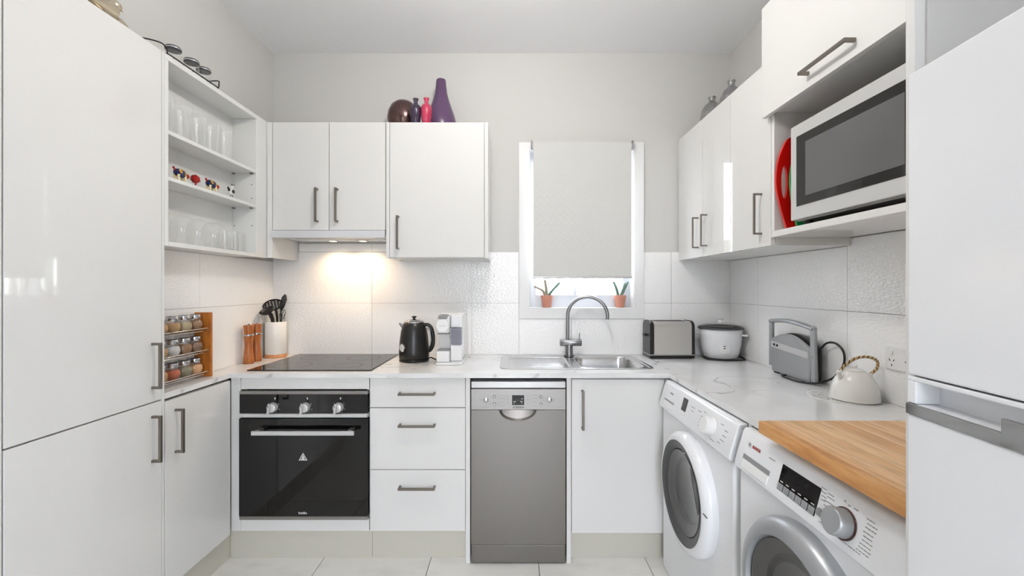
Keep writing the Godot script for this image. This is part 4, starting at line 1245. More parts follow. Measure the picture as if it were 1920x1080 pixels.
func kettle():
	var o := thing("electric_kettle", "black electric kettle with a round white dial and chrome lid rim", "kettle", V(-0.538, 0.9, 2.345))
	lp(o, "power_base", lathe([Vector2(0, 0), Vector2(0.078, 0), Vector2(0.08, 0.004), Vector2(0.079, 0.014), Vector2(0.0, 0.016)], 36), M.black)
	lp(o, "body", lathe([Vector2(0, 0.0165), Vector2(0.078, 0.0165), Vector2(0.0815, 0.022), Vector2(0.0815, 0.05), Vector2(0.0795, 0.09), Vector2(0.0755, 0.13), Vector2(0.0705, 0.165), Vector2(0.064, 0.192), Vector2(0.056, 0.209), Vector2(0.05, 0.214)], 40, 0.6), M.black_satin)
	lp(o, "lid_rim", lathe([Vector2(0.054, 0.210), Vector2(0.055, 0.215), Vector2(0.05, 0.219), Vector2(0.044, 0.220)], 36, 0.5), M.chrome)
	var lid := lp(o, "lid", lathe([Vector2(0.046, 0.218), Vector2(0.040, 0.224), Vector2(0.02, 0.229), Vector2(0, 0.230)], 32), M.chrome)
	lp(lid, "lid_knob", lathe([Vector2(0.006, 0.229), Vector2(0.007, 0.236), Vector2(0.014, 0.240), Vector2(0.014, 0.244), Vector2(0, 0.247)], 20), M.black)
	lp(o, "spout", sweep([Vector3(-0.05, 0.18, 0), Vector3(-0.068, 0.196, 0), Vector3(-0.082, 0.207, 0)], [Vector2(0.018, 0.012), Vector2(0.013, 0.009), Vector2(0.008, 0.003)], 14), M.chrome)
	var hp := curve([Vector3(0.052, 0.196, 0.01), Vector3(0.076, 0.200, 0.012), Vector3(0.098, 0.180, 0.014), Vector3(0.108, 0.135, 0.015), Vector3(0.106, 0.09, 0.014), Vector3(0.092, 0.062, 0.012), Vector3(0.074, 0.052, 0.01)], 5)
	var h := lp(o, "handle", sweep(hp, [Vector2(0.0125, 0.0095)], 14), M.black_satin)
	var hi := curve([Vector3(0.066, 0.185, 0.012), Vector3(0.084, 0.172, 0.014), Vector3(0.0955, 0.135, 0.015), Vector3(0.094, 0.095, 0.014), Vector3(0.084, 0.070, 0.012)], 5)
	lp(h, "chrome_inlay", sweep(hi, [Vector2(0.008, 0.004)], 10), M.chrome)
	var n := Vector3(-0.60, 0.02, 0.80).normalized()
	var B := Basis(n.cross(Vector3.UP).normalized() * -1.0, n, Vector3.ZERO)
	B.z = B.x.cross(B.y)
	var dial := lp(o, "dial", lathe([Vector2(0.022, 0.0), Vector2(0.022, 0.006), Vector2(0.0185, 0.0075), Vector2(0.0175, 0.005), Vector2(0, 0.005)], 28), M.chrome, n * 0.0775 + Vector3(0, 0.078, 0), B)
	lp(dial, "dial_face", lathe([Vector2(0.0174, 0.0055), Vector2(0, 0.0056)], 24), M.white_print)
	lp(dial, "dial_needle", rbox(Vector3(0.0016, 0.0006, 0.013), 0.0002), M.dark_grey, Vector3(0, 0.0062, 0.003))
	var c := lp(o, "cord", tube(curve([Vector3(0.07, 0.008, 0.01), Vector3(0.095, 0.022, 0.02), Vector3(0.118, 0.008, 0.0), Vector3(0.13, 0.004, -0.06), Vector3(0.12, 0.004, -0.14), Vector3(0.10, 0.004, -0.2)], 6), 0.0036, 8), M.cord)

func coffee_machine():
	var o := thing("coffee_machine", "narrow white capsule coffee machine with a milk container next to the kettle", "coffee machine", V(-0.327, 0.9, 2.36))
	wp(o, "base_tray", slab(round_rect(0.138, 0.30, 0.022), 0.012, 0.002), M.white_plastic, V(-0.330, 0.9065, 2.352), Basis(Vector3.RIGHT, -PI / 2))
	wp(o, "body", rbox(Vector3(0.130, 0.252, 0.19), 0.012, 3), M.white_plastic, V(-0.327, 1.0395, 2.405))
	# tower with the brewing head
	wp(o, "brewing_head", rbox(Vector3(0.068, 0.090, 0.095), 0.012, 3), M.white_plastic, V(-0.3605, 1.108, 2.266))
	wp(o, "capsule_lever", sweep([V(-0.3605, 1.150, 2.29), V(-0.3605, 1.156, 2.262), V(-0.3605, 1.152, 2.228), V(-0.3605, 1.142, 2.214)], [Vector2(0.026, 0.004), Vector2(0.027, 0.006), Vector2(0.027, 0.006), Vector2(0.025, 0.003)], 16), M.grey_plastic)
	var disc := wp(o, "front_disc", lathe([Vector2(0, 0.010), Vector2(0.031, 0.010), Vector2(0.034, 0.007), Vector2(0.034, 0.0)], 36), M.white_plastic, V(-0.3605, 1.104, 2.219), Basis(Vector3.RIGHT, PI / 2))
	wp(disc, "maker_name", letters("NESPRESSO", 0.0042), M.grey_print, V(-0.3605, 1.103, 2.2085))
	bxd(o, "spout", M.grey_plastic, -0.389, -0.332, 1.0585, 1.063, 2.222, 2.30, 0.001)
	bxd(o, "cup_recess", M.white_plastic, -0.389, -0.333, 0.974, 1.058, 2.296, 2.312, 0.002)
	wp(o, "drip_box", rbox(Vector3(0.068, 0.060, 0.095), 0.008, 2), M.white_plastic, V(-0.3605, 0.9425, 2.262))
	bxd(o, "drip_grid", M.grey_plastic, -0.391, -0.330, 0.9725, 0.976, 2.218, 2.30, 0.001)
	bxd(o, "side_column", M.white_plastic, -0.3245, -0.265, 1.090, 1.160, 2.262, 2.312, 0.004)
	bxd(o, "column_inset", M.white_enamel, -0.318, -0.278, 1.094, 1.148, 2.258, 2.263, 0.002)
	var jug := wp(o, "milk_container", rbox(Vector3(0.056, 0.088, 0.058), 0.008, 2), M.jug, V(-0.2945, 1.044, 2.274))
	for x in [-0.304, -0.288]:
		wp(jug, "milk_tube", tube([V(x, 1.008, 2.262), V(x, 1.072, 2.262)], 0.0032, 8), M.dark_grey)
	bxd(o, "jug_nozzle", M.grey_plastic, -0.3275, -0.316, 1.035, 1.09, 2.232, 2.25, 0.002)
	bxd(o, "jug_stand", M.white_plastic, -0.3245, -0.266, 0.914, 0.999, 2.255, 2.312, 0.004)

func toaster():
	var o := thing("toaster", "two-slice toaster with brushed steel sides and black ends near the sink", "toaster", V(0.904, 0.9, 2.475))
	var prof := func(w: float, h: float, r: float) -> Array:
		var out := [Vector2(w / 2, 0), Vector2(w / 2, h - r)]
		for k in range(1, 7):
			out.append(Vector2(w / 2 - r + cos(PI / 2 * k / 6) * r, h - r + sin(PI / 2 * k / 6) * r))
		for k in range(0, 7):
			out.append(Vector2(-w / 2 + r - sin(PI / 2 * k / 6) * r, h - r + cos(PI / 2 * k / 6) * r))
		out.append(Vector2(-w / 2, 0))
		return out
	lp(o, "base", rbox(Vector3(0.252, 0.018, 0.142), 0.004), M.black_satin, Vector3(0, 0.012, 0))
	lp(o, "chrome_band", rbox(Vector3(0.256, 0.006, 0.146), 0.002), M.chrome, Vector3(0, 0.0225, 0))
	lp(o, "steel_shell", slab(prof.call(0.138, 0.185, 0.03), 0.212), M.toaster_steel, Vector3(0.004, 0.025, 0), SIDE)
	for x in [-0.1135, 0.1175]:
		lp(o, "end_cap", slab(prof.call(0.142, 0.190, 0.034), 0.0225, 0.006), M.black_satin, Vector3(x, 0.024, 0), SIDE)
	lp(o, "slot_plate", rbox(Vector3(0.17, 0.004, 0.075), 0.0015), M.black, Vector3(0.0, 0.2105, 0.0))
	lp(o, "lever", rbox(Vector3(0.018, 0.012, 0.035), 0.004, 2), M.black, Vector3(-0.134, 0.13, 0))
	for q in [[-0.11, 0.055], [-0.11, -0.055], [0.11, 0.055], [0.11, -0.055]]:
		lp(o, "foot", lathe([Vector2(0, 0), Vector2(0.008, 0), Vector2(0.008, 0.004), Vector2(0, 0.004)], 10), M.black, Vector3(q[0], 0.0, q[1]))

func rice_cooker():
	var o := thing("rice_cooker", "white rice cooker with glass lid and white knob in the worktop corner", "rice cooker", V(1.188, 0.9, 2.432))
	lp(o, "body", lathe([Vector2(0, 0.008), Vector2(0.082, 0.008), Vector2(0.088, 0.012), Vector2(0.098, 0.04), Vector2(0.106, 0.08), Vector2(0.111, 0.13), Vector2(0.113, 0.168), Vector2(0.109, 0.172)], 44, 0.6), M.white_enamel)
	lp(o, "foot_ring", lathe([Vector2(0, 0.0), Vector2(0.075, 0.0), Vector2(0.078, 0.008), Vector2(0, 0.008)], 32), M.black)
	lp(o, "rim", lathe([Vector2(0.109, 0.169), Vector2(0.119, 0.170), Vector2(0.1205, 0.175), Vector2(0.117, 0.180), Vector2(0.108, 0.181)], 44, 0.5), M.dark_grey)
	var lid := lp(o, "glass_lid", lathe([Vector2(0.110, 0.180), Vector2(0.10, 0.189), Vector2(0.07, 0.201), Vector2(0.03, 0.207), Vector2(0, 0.208)], 40), M.jar_glass)
	lp(lid, "lid_ring", lathe([Vector2(0.108, 0.1805), Vector2(0.112, 0.182), Vector2(0.108, 0.1855)], 40), M.black_satin)
	lp(lid, "lid_knob", lathe([Vector2(0.014, 0.207), Vector2(0.012, 0.214), Vector2(0.014, 0.222), Vector2(0.020, 0.227), Vector2(0.020, 0.231), Vector2(0, 0.234)], 24), M.white_plastic)
	for s in [-1.0, 1.0]:
		var dir: Vector3 = Vector3(0.82, 0, 0.57) * s
		var B := Basis(dir, Vector3.UP, dir.cross(Vector3.UP))
		lp(o, "handle", rbox(Vector3(0.034, 0.010, 0.05), 0.004, 2), M.white_plastic, dir * 0.124 + Vector3(0, 0.138, 0), B)
	var n := Vector3(-0.24, 0.10, 0.97).normalized()
	var x := Vector3.UP.cross(n).normalized()
	var P := Basis(x, n.cross(x), n)
	var at := Vector3(-0.024, 0.068, 0.0985)
	var pl := lp(o, "switch_plate", slab(round_rect(0.046, 0.056, 0.012), 0.010, 0.002), M.white_plastic, at, P)
	for y in [0.012, 0.0]:
		lp(pl, "indicator", rbox(Vector3(0.011, 0.005, 0.002), 0.0005), M.dark_grey, Vector3(-0.002, y, 0.0052))
	lp(pl, "lever", rbox(Vector3(0.024, 0.009, 0.008), 0.003, 2), M.white_plastic, Vector3(0, -0.015, 0.006))
	lp(o, "cord", tube(curve([Vector3(-0.09, 0.010, 0.03), Vector3(-0.115, 0.014, 0.03), Vector3(-0.10, 0.0045, 0.06), Vector3(-0.04, 0.0045, 0.095), Vector3(0.04, 0.0045, 0.10), Vector3(0.10, 0.0045, 0.075), Vector3(0.112, 0.006, 0.03), Vector3(0.085, 0.02, 0.02)], 7), 0.0042, 8), M.cord)

func sandwich_press():
	var o := thing("sandwich_press", "silver sandwich press with an arched handle standing upright against the right wall", "sandwich press", V(1.26, 0.9, 1.90))
	# outlines run along the depth: +x here is towards the camera
	var face := [Vector2(-0.132, 0.008), Vector2(0.118, 0.004), Vector2(0.124, 0.012), Vector2(0.124, 0.142)]
	for k in range(1, 12):
		var a := float(k) / 12
		face.append(Vector2(lerpf(0.124, -0.132, a), 0.142 + 0.022 * a + sin(PI * a) * 0.038))
	face.append_array([Vector2(-0.132, 0.164), Vector2(-0.134, 0.016)])
	lp(o, "upper_shell", slab(face, 0.022, 0.005), M.silver_paint, Vector3(-0.013, 0, 0), SIDE)
	lp(o, "front_band", slab([Vector2(-0.130, 0.122), Vector2(0.120, 0.104), Vector2(0.120, 0.130), Vector2(-0.130, 0.150)], 0.004, 0.001), M.silver_light, Vector3(-0.0255, 0, 0), SIDE)
	for z in [-0.106, -0.083]:
		lp(o, "indicator_lamp", lathe([Vector2(0, 0.003), Vector2(0.005, 0.003), Vector2(0.006, 0.0)], 16), M.black, Vector3(-0.0275, 0.135 - (z + 0.106) * 0.08, z), Basis(Vector3(0, 0, 1), PI / 2))
	var back := face.duplicate()
	lp(o, "lower_shell", slab(back, 0.030, 0.006), M.black_satin, Vector3(0.022, 0.004, -0.006), SIDE)
	# handle frame: two arms and a gently arched grip
	var arm_near := lp(o, "arm", slab([Vector2(0.130, 0.0), Vector2(0.157, 0.002), Vector2(0.152, 0.125), Vector2(0.149, 0.236), Vector2(0.140, 0.243), Vector2(0.124, 0.240), Vector2(0.126, 0.12)], 0.016, 0.003), M.silver_paint, Vector3(-0.014, 0, 0), SIDE)
	var arm_far := lp(o, "arm", slab([Vector2(-0.158, 0.03), Vector2(-0.138, 0.03), Vector2(-0.136, 0.238), Vector2(-0.150, 0.248), Vector2(-0.158, 0.242)], 0.016, 0.003), M.silver_paint, Vector3(-0.014, 0, 0), SIDE)
	var gp := []
	for k in 13:
		var a := float(k) / 12
		gp.append(Vector3(-0.014 - 0.008 * sin(PI * a), lerpf(0.241, 0.230, a) + sin(PI * a) * 0.016, lerpf(-0.152, 0.142, a)))
	lp(o, "grip", sweep(gp, [Vector2(0.013, 0.0095)], 14), M.silver_paint)
	for q in [[0.2375, 0.139], [0.115, 0.141], [0.012, 0.144]]:
		lp(arm_near, "rivet", lathe([Vector2(0, 0.002), Vector2(0.004, 0.0015), Vector2(0.0045, 0.0)], 14), M.chrome, Vector3(q[1], q[0], 0.008), Basis(Vector3.RIGHT, PI / 2))
	for z in [-0.11, 0.085]:
		lp(o, "foot", rbox(Vector3(0.034, 0.008, 0.034), 0.002), M.black, Vector3(0.0, 0.0045, z))
	var path := curve([Vector3(0.02, 0.15, 0.132), Vector3(0.026, 0.176, 0.16), Vector3(0.032, 0.178, 0.20), Vector3(0.034, 0.150, 0.235), Vector3(0.034, 0.10, 0.235), Vector3(0.03, 0.05, 0.20), Vector3(0.02, 0.025, 0.17), Vector3(-0.03, 0.012, 0.165), Vector3(-0.05, 0.005, 0.10), Vector3(-0.052, 0.005, 0.03), Vector3(-0.045, 0.006, -0.02), Vector3(-0.02, 0.006, -0.03)], 7)
	lp(o, "cord", tube(path, 0.0042, 8), M.cord)

func helix(path: Array, r: float, turns: float, phase: float) -> Array:
	var out := []
	var n := path.size()
	for i in n:
		var t: Vector3 = (path[mini(i + 1, n - 1)] - path[maxi(i - 1, 0)]).normalized()
		var side := t.cross(Vector3(0, 0, 1)).normalized()
		var a := TAU * turns * i / n + phase
		out.append(path[i] + (side * cos(a) + side.cross(t) * sin(a)) * r)
	return out

func teapot():
	var mt := thing("lace_doily", "white lace doily with dark blue sprigs under the teapot", "doily", V(1.205, 0.9, 1.565))
	var ring := []
	for k in 72:
		var a := TAU * k / 72
		var r := 0.098 + 0.005 * absf(sin(a * 9.0))
		ring.append(Vector2(cos(a) * r, sin(a) * r * 1.05))
	lp(mt, "cloth", slab(ring, 0.002), M.ceramic, Vector3(0, 0.0012, 0), Basis(Vector3.RIGHT, -PI / 2))
	var rng := RandomNumberGenerator.new()
	rng.seed = 8
	var st := st_new()
	for k in 320:
		var a := rng.randf() * TAU
		var r := 0.03 + 0.066 * sqrt(rng.randf())
		var p := Vector3(cos(a) * r, 0.00225, sin(a) * r)
		var b := rng.randf() * TAU
		var u := Vector3(cos(b), 0, sin(b)) * (0.0022 + 0.003 * rng.randf())
		var v := Vector3(-sin(b), 0, cos(b)) * 0.0014
		quad(st, p - u, p - v, p + u, p + v, Vector3.UP)
	var sp := lp(mt, "printed_sprigs", st.commit(), mat(Color(0.20, 0.22, 0.34), 0.8))
	sp.set_meta("kind", "stuff")
	var o := thing("teapot", "cream ceramic beehive teapot with a twisted rope handle", "teapot", V(1.222, 0.9024, 1.522))
	o.scale = Vector3(0.83, 0.9, 0.83)
	var prof := [Vector2(0, 0), Vector2(0.082, 0), Vector2(0.086, 0.003)]
	for k in range(0, 23):
		var h := 0.004 + 0.108 * k / 22.0
		var q := h / 0.128
		var r := 0.087 * pow(maxf(1.0 - pow(q, 2.6), 0.0), 0.62) * (1.0 + 0.0) + 0.0
		prof.append(Vector2(r + (0.0009 if k % 2 == 0 else -0.0006), h))
	prof.append(Vector2(0.030, 0.1155))
	lp(o, "body", lathe(prof, 48, 0.3), M.ceramic)
	var lid := lp(o, "lid", lathe([Vector2(0.034, 0.113), Vector2(0.036, 0.116), Vector2(0.028, 0.121), Vector2(0.012, 0.124), Vector2(0, 0.125)], 32), M.ceramic)
	lp(lid, "lid_knob", lathe([Vector2(0.006, 0.123), Vector2(0.007, 0.128), Vector2(0.0115, 0.132), Vector2(0.010, 0.136), Vector2(0, 0.138)], 20), M.ceramic)
	lp(o, "spout", sweep(curve([Vector3(-0.052, 0.072, 0.0), Vector3(-0.066, 0.09, 0.006), Vector3(-0.076, 0.114, 0.01)], 4), [0.018, 0.016, 0.013, 0.011, 0.010, 0.0095, 0.009, 0.009, 0.009], 16), M.ceramic)
	for q in [Vector3(-0.047, 0.108, -0.018), Vector3(0.042, 0.102, 0.03)]:
		lp(o, "handle_lug", lathe([Vector2(0.004, -0.006), Vector2(0.009, -0.005), Vector2(0.009, 0.005), Vector2(0.004, 0.006), Vector2(0.004, -0.006)], 18), M.ceramic, q, Basis(Vector3(0, 0, 1), 0.9))
	var path := curve([Vector3(-0.047, 0.112, -0.018), Vector3(-0.026, 0.138, -0.012), Vector3(0.008, 0.162, -0.004), Vector3(0.044, 0.170, 0.006), Vector3(0.072, 0.163, 0.016), Vector3(0.081, 0.148, 0.022), Vector3(0.070, 0.126, 0.028), Vector3(0.042, 0.106, 0.03)], 14)
	var h := lp(o, "handle", sweep(helix(path, 0.0022, 15.0, 0.0), [0.0042], 8), M.rope)
	lp(h, "dark_strand", sweep(helix(path, 0.0034, 15.0, PI), [0.0028], 8), M.rope_dark)

func bamboo_board():
	var o := thing("bamboo_chopping_board", "thick bamboo chopping board overhanging the worktop above the near laundry machine", "chopping board", V(0.94, 0.9002, 0.96))
	var x0 := 0.681
	var x1 := 1.215
	var rng := RandomNumberGenerator.new()
	rng.seed = 12
	# glued strips run along the front edge
	var x := x0
	while x < x1 - 0.001:
		var w := minf(0.0225, x1 - x)
		bxd(o, "bamboo_strip", M.bamboo_edge if x == x0 else M["bamboo_%d" % rng.randi_range(0, 4)], x + 0.0001, x + w - 0.0001, 0.9005, 0.9333, 0.738, 1.18, 0.002 if x == x0 else 0.0004)
		x += w

func mills():
	var prof := [Vector2(0, 0), Vector2(0.0245, 0), Vector2(0.026, 0.003), Vector2(0.0245, 0.03), Vector2(0.0195, 0.075), Vector2(0.0185, 0.10), Vector2(0.0215, 0.135), Vector2(0.0235, 0.1465), Vector2(0.0, 0.1465)]
	var a := thing("pepper_mill", "orange-brown turned wooden pepper mill standing in front of its twin", "pepper mill", V(-1.396, 0.9, 2.262), "wooden mills by the utensil crock")
	lp(a, "body", lathe(prof, 28, 0.6), M.mill_wood)
	lp(a, "collar", lathe([Vector2(0.0236, 0.146), Vector2(0.0245, 0.148), Vector2(0.0245, 0.153), Vector2(0.0236, 0.155)], 28), M.chrome)
	lp(a, "head", lathe([Vector2(0.0225, 0.1545), Vector2(0.0235, 0.158), Vector2(0.022, 0.176), Vector2(0.0255, 0.198), Vector2(0.0235, 0.2035), Vector2(0, 0.2045)], 28, 0.6), M.mill_wood)
	lp(a, "top_nut", lathe([Vector2(0.005, 0.204), Vector2(0.0055, 0.209), Vector2(0.0, 0.2115)], 14), M.chrome)
	copy_of(a, "pepper_mill", "orange-brown turned wooden pepper mill half hidden behind its twin", V(-1.397, 0.9, 2.335))

func crock():
	var o := thing("utensil_crock", "tall white ceramic utensil crock on a wooden foot in the corner", "utensil holder", V(-1.372, 0.9, 2.478))
	lp(o, "foot", lathe([Vector2(0, 0), Vector2(0.057, 0), Vector2(0.059, 0.002), Vector2(0.058, 0.016), Vector2(0.055, 0.019), Vector2(0, 0.019)], 36), M.base_wood)
	lp(o, "cylinder", lathe([Vector2(0.0, 0.0195), Vector2(0.0545, 0.0195), Vector2(0.0565, 0.022), Vector2(0.0565, 0.203), Vector2(0.055, 0.2055), Vector2(0.0525, 0.203), Vector2(0.0525, 0.026), Vector2(0, 0.026)], 40), M.ceramic)
	var c := Vector3(-1.372, 0.9, -2.478)
	# skimmer: a dished oval with holes
	var sk := thing("skimmer", "black nylon skimmer spoon with rows of holes in the crock", "kitchen utensil", c + Vector3(-0.01, 0.03, 0.0), "utensils in the crock")
	var nrm := Vector3(0.25, 0.35, 0.9).normalized()
	var xx := Vector3(0.93, 0.36, 0.0)
	xx = (xx - nrm * xx.dot(nrm)).normalized()
	var B := Basis(xx, nrm.cross(xx), nrm)
	var head_at := Vector3(0.002, 0.272, 0.016)
	lp(sk, "head", perforated(0.052, 0.033, 0.0022), M.black_satin, head_at, B)
	lp(sk, "rim", sweep(ring3(0.052, 0.033, 36), [0.0026], 8, true, Vector3(0, 0, 1)), M.black_satin, head_at, B)
	lp(sk, "stem", sweep([Vector3(0.010, 0.0, -0.012), Vector3(0.018, 0.12, -0.006), Vector3(0.018, 0.20, 0.0), Vector3(0.014, 0.252, 0.008)], [Vector2(0.005, 0.003), Vector2(0.006, 0.0035), Vector2(0.008, 0.004), Vector2(0.013, 0.003)], 10), M.black_satin)
	var la := thing("ladle", "black nylon ladle leaning towards the left in the crock", "kitchen utensil", c + Vector3(0.0, 0.03, 0.012), "utensils in the crock")
	var bowl := lp(la, "bowl", lathe([Vector2(0, -0.022), Vector2(0.018, -0.02), Vector2(0.033, -0.010), Vector2(0.040, 0.004), Vector2(0.038, 0.004), Vector2(0.031, -0.008), Vector2(0, -0.018)], 28), M.black, Vector3(-0.010, 0.243, 0.062), Basis(Vector3(0, 0, 1), 0.25) * Basis(Vector3.RIGHT, 0.5))
	lp(la, "stem", sweep([Vector3(0.004, 0.0, 0.008), Vector3(0.010, 0.12, 0.022), Vector3(0.008, 0.19, 0.036), Vector3(0.002, 0.226, 0.050)], [Vector2(0.005, 0.004), Vector2(0.007, 0.005), Vector2(0.013, 0.006), Vector2(0.02, 0.006)], 10), M.black)
	var sp := thing("spatula", "black nylon spatula with an upright narrow blade in the crock", "kitchen utensil", c + Vector3(0.026, 0.03, -0.020), "utensils in the crock")
	var bl := [Vector2(-0.010, 0.0), Vector2(-0.017, 0.03), Vector2(-0.018, 0.075), Vector2(-0.006, 0.098), Vector2(0.004, 0.094), Vector2(0.015, 0.07), Vector2(0.014, 0.03), Vector2(0.008, 0.0)]
	lp(sp, "blade", slab(bl, 0.004, 0.001), M.dark_grey, Vector3(-0.006, 0.243, 0.0), Basis(Vector3(0, 0, 1), -0.38) * Basis(Vector3.RIGHT, 0.15))
	lp(sp, "stem", sweep([Vector3(-0.006, 0.0, 0.0), Vector3(-0.006, 0.12, 0.0), Vector3(-0.006, 0.248, 0.0)], [Vector2(0.005, 0.0035), Vector2(0.006, 0.0035), Vector2(0.009, 0.003)], 10), M.black_satin)
	var wh := thing("whisk", "black wire whisk leaning right out of the crock", "kitchen utensil", c + Vector3(0.022, 0.03, 0.012), "utensils in the crock")
	lp(wh, "stem", tube([Vector3(-0.02, 0.0, 0.0), Vector3(0.012, 0.175, 0.002)], 0.0045, 10), M.black_satin)
	for k in 3:
		var q := PI * k / 3
		var s := Vector3(cos(q), 0, sin(q)) * 0.014
		lp(wh, "wire_loop", tube(curve([Vector3(0.012, 0.175, 0.002), Vector3(0.020, 0.205, 0.002) + s, Vector3(0.029, 0.232, 0.002) + s * 0.9, Vector3(0.032, 0.245, 0.002), Vector3(0.029, 0.232, 0.002) - s * 0.9, Vector3(0.020, 0.205, 0.002) - s, Vector3(0.012, 0.175, 0.002)], 5), 0.0014, 6), M.black)
	var to := thing("tongs", "pale handled kitchen tongs standing behind the spatula in the crock", "kitchen utensil", c + Vector3(0.028, 0.03, -0.02), "utensils in the crock")
	for s in [-1.0, 1.0]:
		lp(to, "arm", sweep([Vector3(-0.004, 0.0, 0), Vector3(0.002 + 0.004 * s, 0.14, 0), Vector3(0.008 + 0.007 * s, 0.215, 0.004)], [Vector2(0.004, 0.002), Vector2(0.005, 0.002), Vector2(0.006, 0.003)], 8), M.steel)

func ring3(a: float, b: float, n: int) -> Array:
	var out := []
	for k in n:
		out.append(Vector3(cos(TAU * k / n) * a, sin(TAU * k / n) * b, 0))
	return out

# an oval sheet cut into cells, with round-ish holes left open in a lattice
func perforated(a: float, b: float, thick: float) -> Mesh:
	var us := []
	var vs := []
	var n := 26
	for i in n + 1:
		us.append(lerpf(-a, a, float(i) / n))
		vs.append(lerpf(-b, b, float(i) / n))
	var mask := []
	for j in n:
		var row := ""
		for i in n:
			var x: float = (us[i] + us[i + 1]) / 2
			var y: float = (vs[j] + vs[j + 1]) / 2
			var inside := pow(x / a, 2) + pow(y / b, 2) < 1.0
			var inner := pow(x / (a * 0.82), 2) + pow(y / (b * 0.80), 2) < 1.0
			var hole := inner and (i % 4 in [1, 2]) and ((j + 2 * ((i / 4) % 2)) % 4 in [1, 2])
			row += "#" if inside and not hole else "."
		mask.append(row)
	return cells(us, vs, mask, -thick / 2, thick / 2)

# ------------------------------------------------------------------ spice rack with upright jars
func spice_rack():
	var o := thing("spice_rack", "wooden three-tier spice rack standing on the shallow worktop", "spice rack", V(-1.395, 0.9, 1.79))
	bxd(o, "end_board", M.rack_wood, -1.4335, -1.3585, 0.9003, 1.19, 1.925, 1.937, 0.002)
	bxd(o, "end_board", M.rack_wood, -1.4335, -1.3585, 0.9003, 1.19, 1.643, 1.655, 0.002)
	for k in 3:
		var y := 0.915 + 0.0965 * k
		for x in [-1.425, -1.378]:
			wp(o, "rail", tube([V(x, y, 1.655), V(x, y, 1.925)], 0.0028, 8), M.chrome)
		wp(o, "rail", tube([V(-1.366, y + 0.012, 1.655), V(-1.366, y + 0.012, 1.925)], 0.0022, 8), M.chrome)
	var fills := [["paprika", "herb", "ginger"], ["salt", "brown", "umber"], ["tan", "olive", "brown"]]
	var words := {"paprika": "red paprika", "herb": "grey-green herbs", "ginger": "pale ginger powder", "salt": "white salt", "brown": "brown powder", "umber": "dark brown spice", "tan": "tan powder", "olive": "olive beige spice"}
	var tiers := ["bottom tier", "middle tier", "top tier"]
	for t in 3:
		for c in 4:
			var f: String = fills[t][maxi(c - 1, 0)] if c > 0 else "tan"
			var where := " by the pantry" if c == 0 else ""
			var j := thing("spice_jar", "round glass spice jar of %s on the rack's %s%s" % [words[f], tiers[t], where], "spice jar", V(-1.402, 0.9183 + 0.0965 * t, 1.694 + 0.0645 * c), "spice jars in the rack")
			lp(j, "jar_body", lathe([Vector2(0, 0), Vector2(0.016, 0), Vector2(0.024, 0.008), Vector2(0.0295, 0.024), Vector2(0.0275, 0.038), Vector2(0.021, 0.048), Vector2(0.0185, 0.052), Vector2(0.0185, 0.056)], 26, 0.5), M.jar_glass)
			lp(j, "contents", lathe([Vector2(0, 0.0015), Vector2(0.0155, 0.0015), Vector2(0.0232, 0.009), Vector2(0.0286, 0.024), Vector2(0.0268, 0.037), Vector2(0.0235, 0.043), Vector2(0, 0.044)], 24, 0.5), M["spice_" + f])
			var lid := lp(j, "lid", lathe([Vector2(0.0, 0.054), Vector2(0.0205, 0.054), Vector2(0.0215, 0.056), Vector2(0.0215, 0.069), Vector2(0.0205, 0.0715), Vector2(0, 0.0718)], 26), M.chrome)
			lp(lid, "lid_top", lathe([Vector2(0.0, 0.0716), Vector2(0.019, 0.0716), Vector2(0.019, 0.0724), Vector2(0, 0.0726)], 20), M.black)

